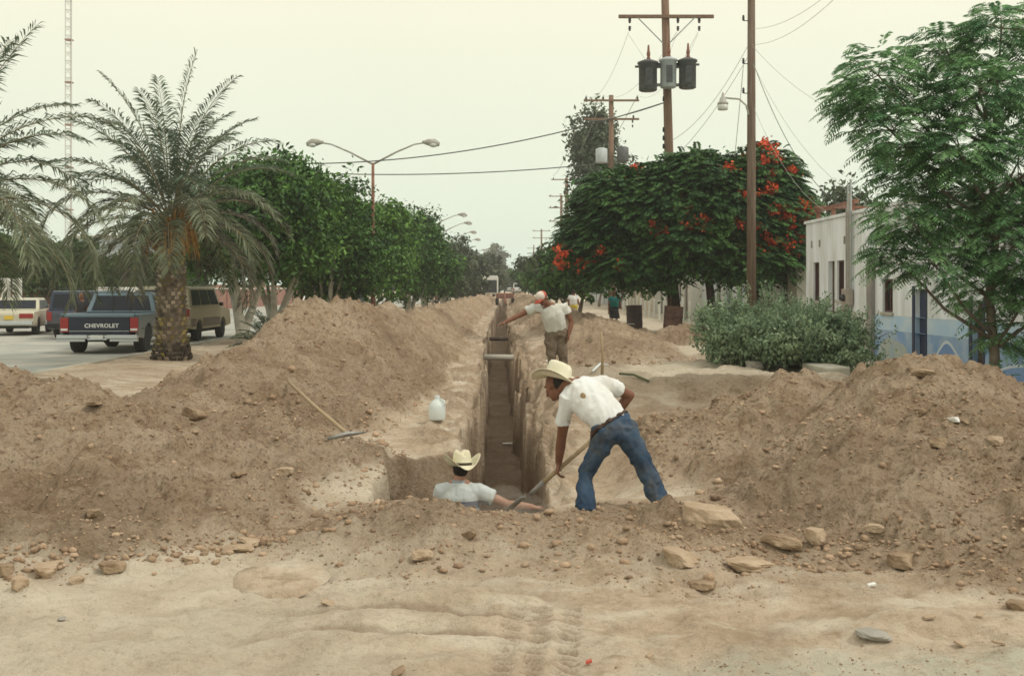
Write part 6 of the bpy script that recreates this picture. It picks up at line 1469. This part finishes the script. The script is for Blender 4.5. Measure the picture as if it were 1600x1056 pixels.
b = MB(); b.ball(hc + u_ * .045 - f_ * .005, (.086, .104, .078), 16, 10, rot); cp = b.build('cap', 'cap_red', cmn, True)
b = MB(); b.ball(hc + u_ * .052 + f_ * .018, (.086, .092, .080), 14, 8, rot); b.build('cap_front', 'cap_white', cp, True)
b = MB(); b.tube([hc + u_ * .02 + f_ * .07, hc + u_ * .015 + f_ * .13, hc + u_ * -.0 + f_ * .175], [(.075, .008), (.07, .007), (.04, .006)], 14, side=r_); b.build('visor', 'cap_red', cp, True)

# --- others
pt, _ = stand('child in white T-shirt and yellow shorts walking away behind the man in the cap', 896, 49, 1.62, 'skin_mid', 'shirt_white', 'cloth_yellow', R(10), shorts=.6, hands=False, z=.16)
b = MB(); b.ball((.0, .0, 1.53), (.10, .105, .10), 12, 8); b.build('hair', 'hair', pt, True)
pt, _ = stand('person in teal shirt and dark skirt standing under the flame tree', 960, 42, 1.50, 'skin_mid', 'shirt_teal', 'cloth_dark', R(5), hands=False, skirt=True)
b = MB(); b.ball((.0, .0, 1.42), (.09, .10, .09), 12, 8); b.build('hair', 'rust', pt, True)
pt, _ = stand('dark haired man standing between the blue van and the pickup', 128, 34.6, 1.72, 'skin_mid', 'cloth_dark', 'jeans', R(200), z=0, hands=False, shoe='shoe_white')
b = MB(); b.ball((.0, .02, 1.63), (.085, .095, .09), 12, 8); b.build('hair', 'hair', pt, True)

# ------------------------------------------------------------------ air
def volume(name, a, b, dens, col, label, noise_=None):
    mb = MB(); mb.span(a, b); o = mb.build(name, None) if False else None
    me = bpy.data.meshes.new(name); m2 = MB(); m2.span(a, b); me.from_pydata(m2.v, [], m2.f); o = bpy.data.objects.new(name, me); COL.objects.link(o)
    m = bpy.data.materials.new(name); m.use_nodes = True; t = m.node_tree; t.nodes.remove(t.nodes['Principled BSDF']); pv = nd(t, 'ShaderNodeVolumePrincipled')
    pv.inputs['Color'].default_value = (*col, 1); pv.inputs['Density'].default_value = dens; pv.inputs['Anisotropy'].default_value = 0
    t.links.new(pv.outputs[0], t.nodes['Material Output'].inputs['Volume']); me.materials.append(m); o['kind'] = 'stuff'; o['label'] = label
    return o
volume('haze', (-330, -20, -3), (330, 640, 42), .0007, (.97, .985, .97), 'pale haze lying over the far end of the street')

def puff():
    me = bpy.data.meshes.new('dust'); mb = MB()
    for px, py, dy, rx, rz_ in ((735, 805, -.5, .30, .11), (785, 800, -.3, .26, .12), (820, 790, .1, .20, .12), (760, 790, -.4, .20, .12), (700, 812, -.7, .2, .07), (850, 800, .0, .2, .08), (790, 775, -.1, .16, .10), (765, 800, -.5, .34, .07), (745, 797, -.3, .14, .09), (800, 806, -.6, .24, .08)):
        Y = 9.7 + dy; p = at(px, py, Y); mb.ball(p, (rx, .18, rz_), 16, 10)
    me.from_pydata(mb.v, [], mb.f); o = bpy.data.objects.new('dust', me); COL.objects.link(o)
    m = bpy.data.materials.new('dust'); m.use_nodes = True; t = m.node_tree; t.nodes.remove(t.nodes['Principled BSDF']); pv = nd(t, 'ShaderNodeVolumePrincipled')
    pv.inputs['Color'].default_value = (.95, .90, .82, 1); pv.inputs['Density'].default_value = .5
    t.links.new(pv.outputs[0], t.nodes['Material Output'].inputs['Volume']); me.materials.append(m); tag(o, 'thin pale dust cloud drifting by the shovel blade', 'dust', None, 'stuff')
puff()
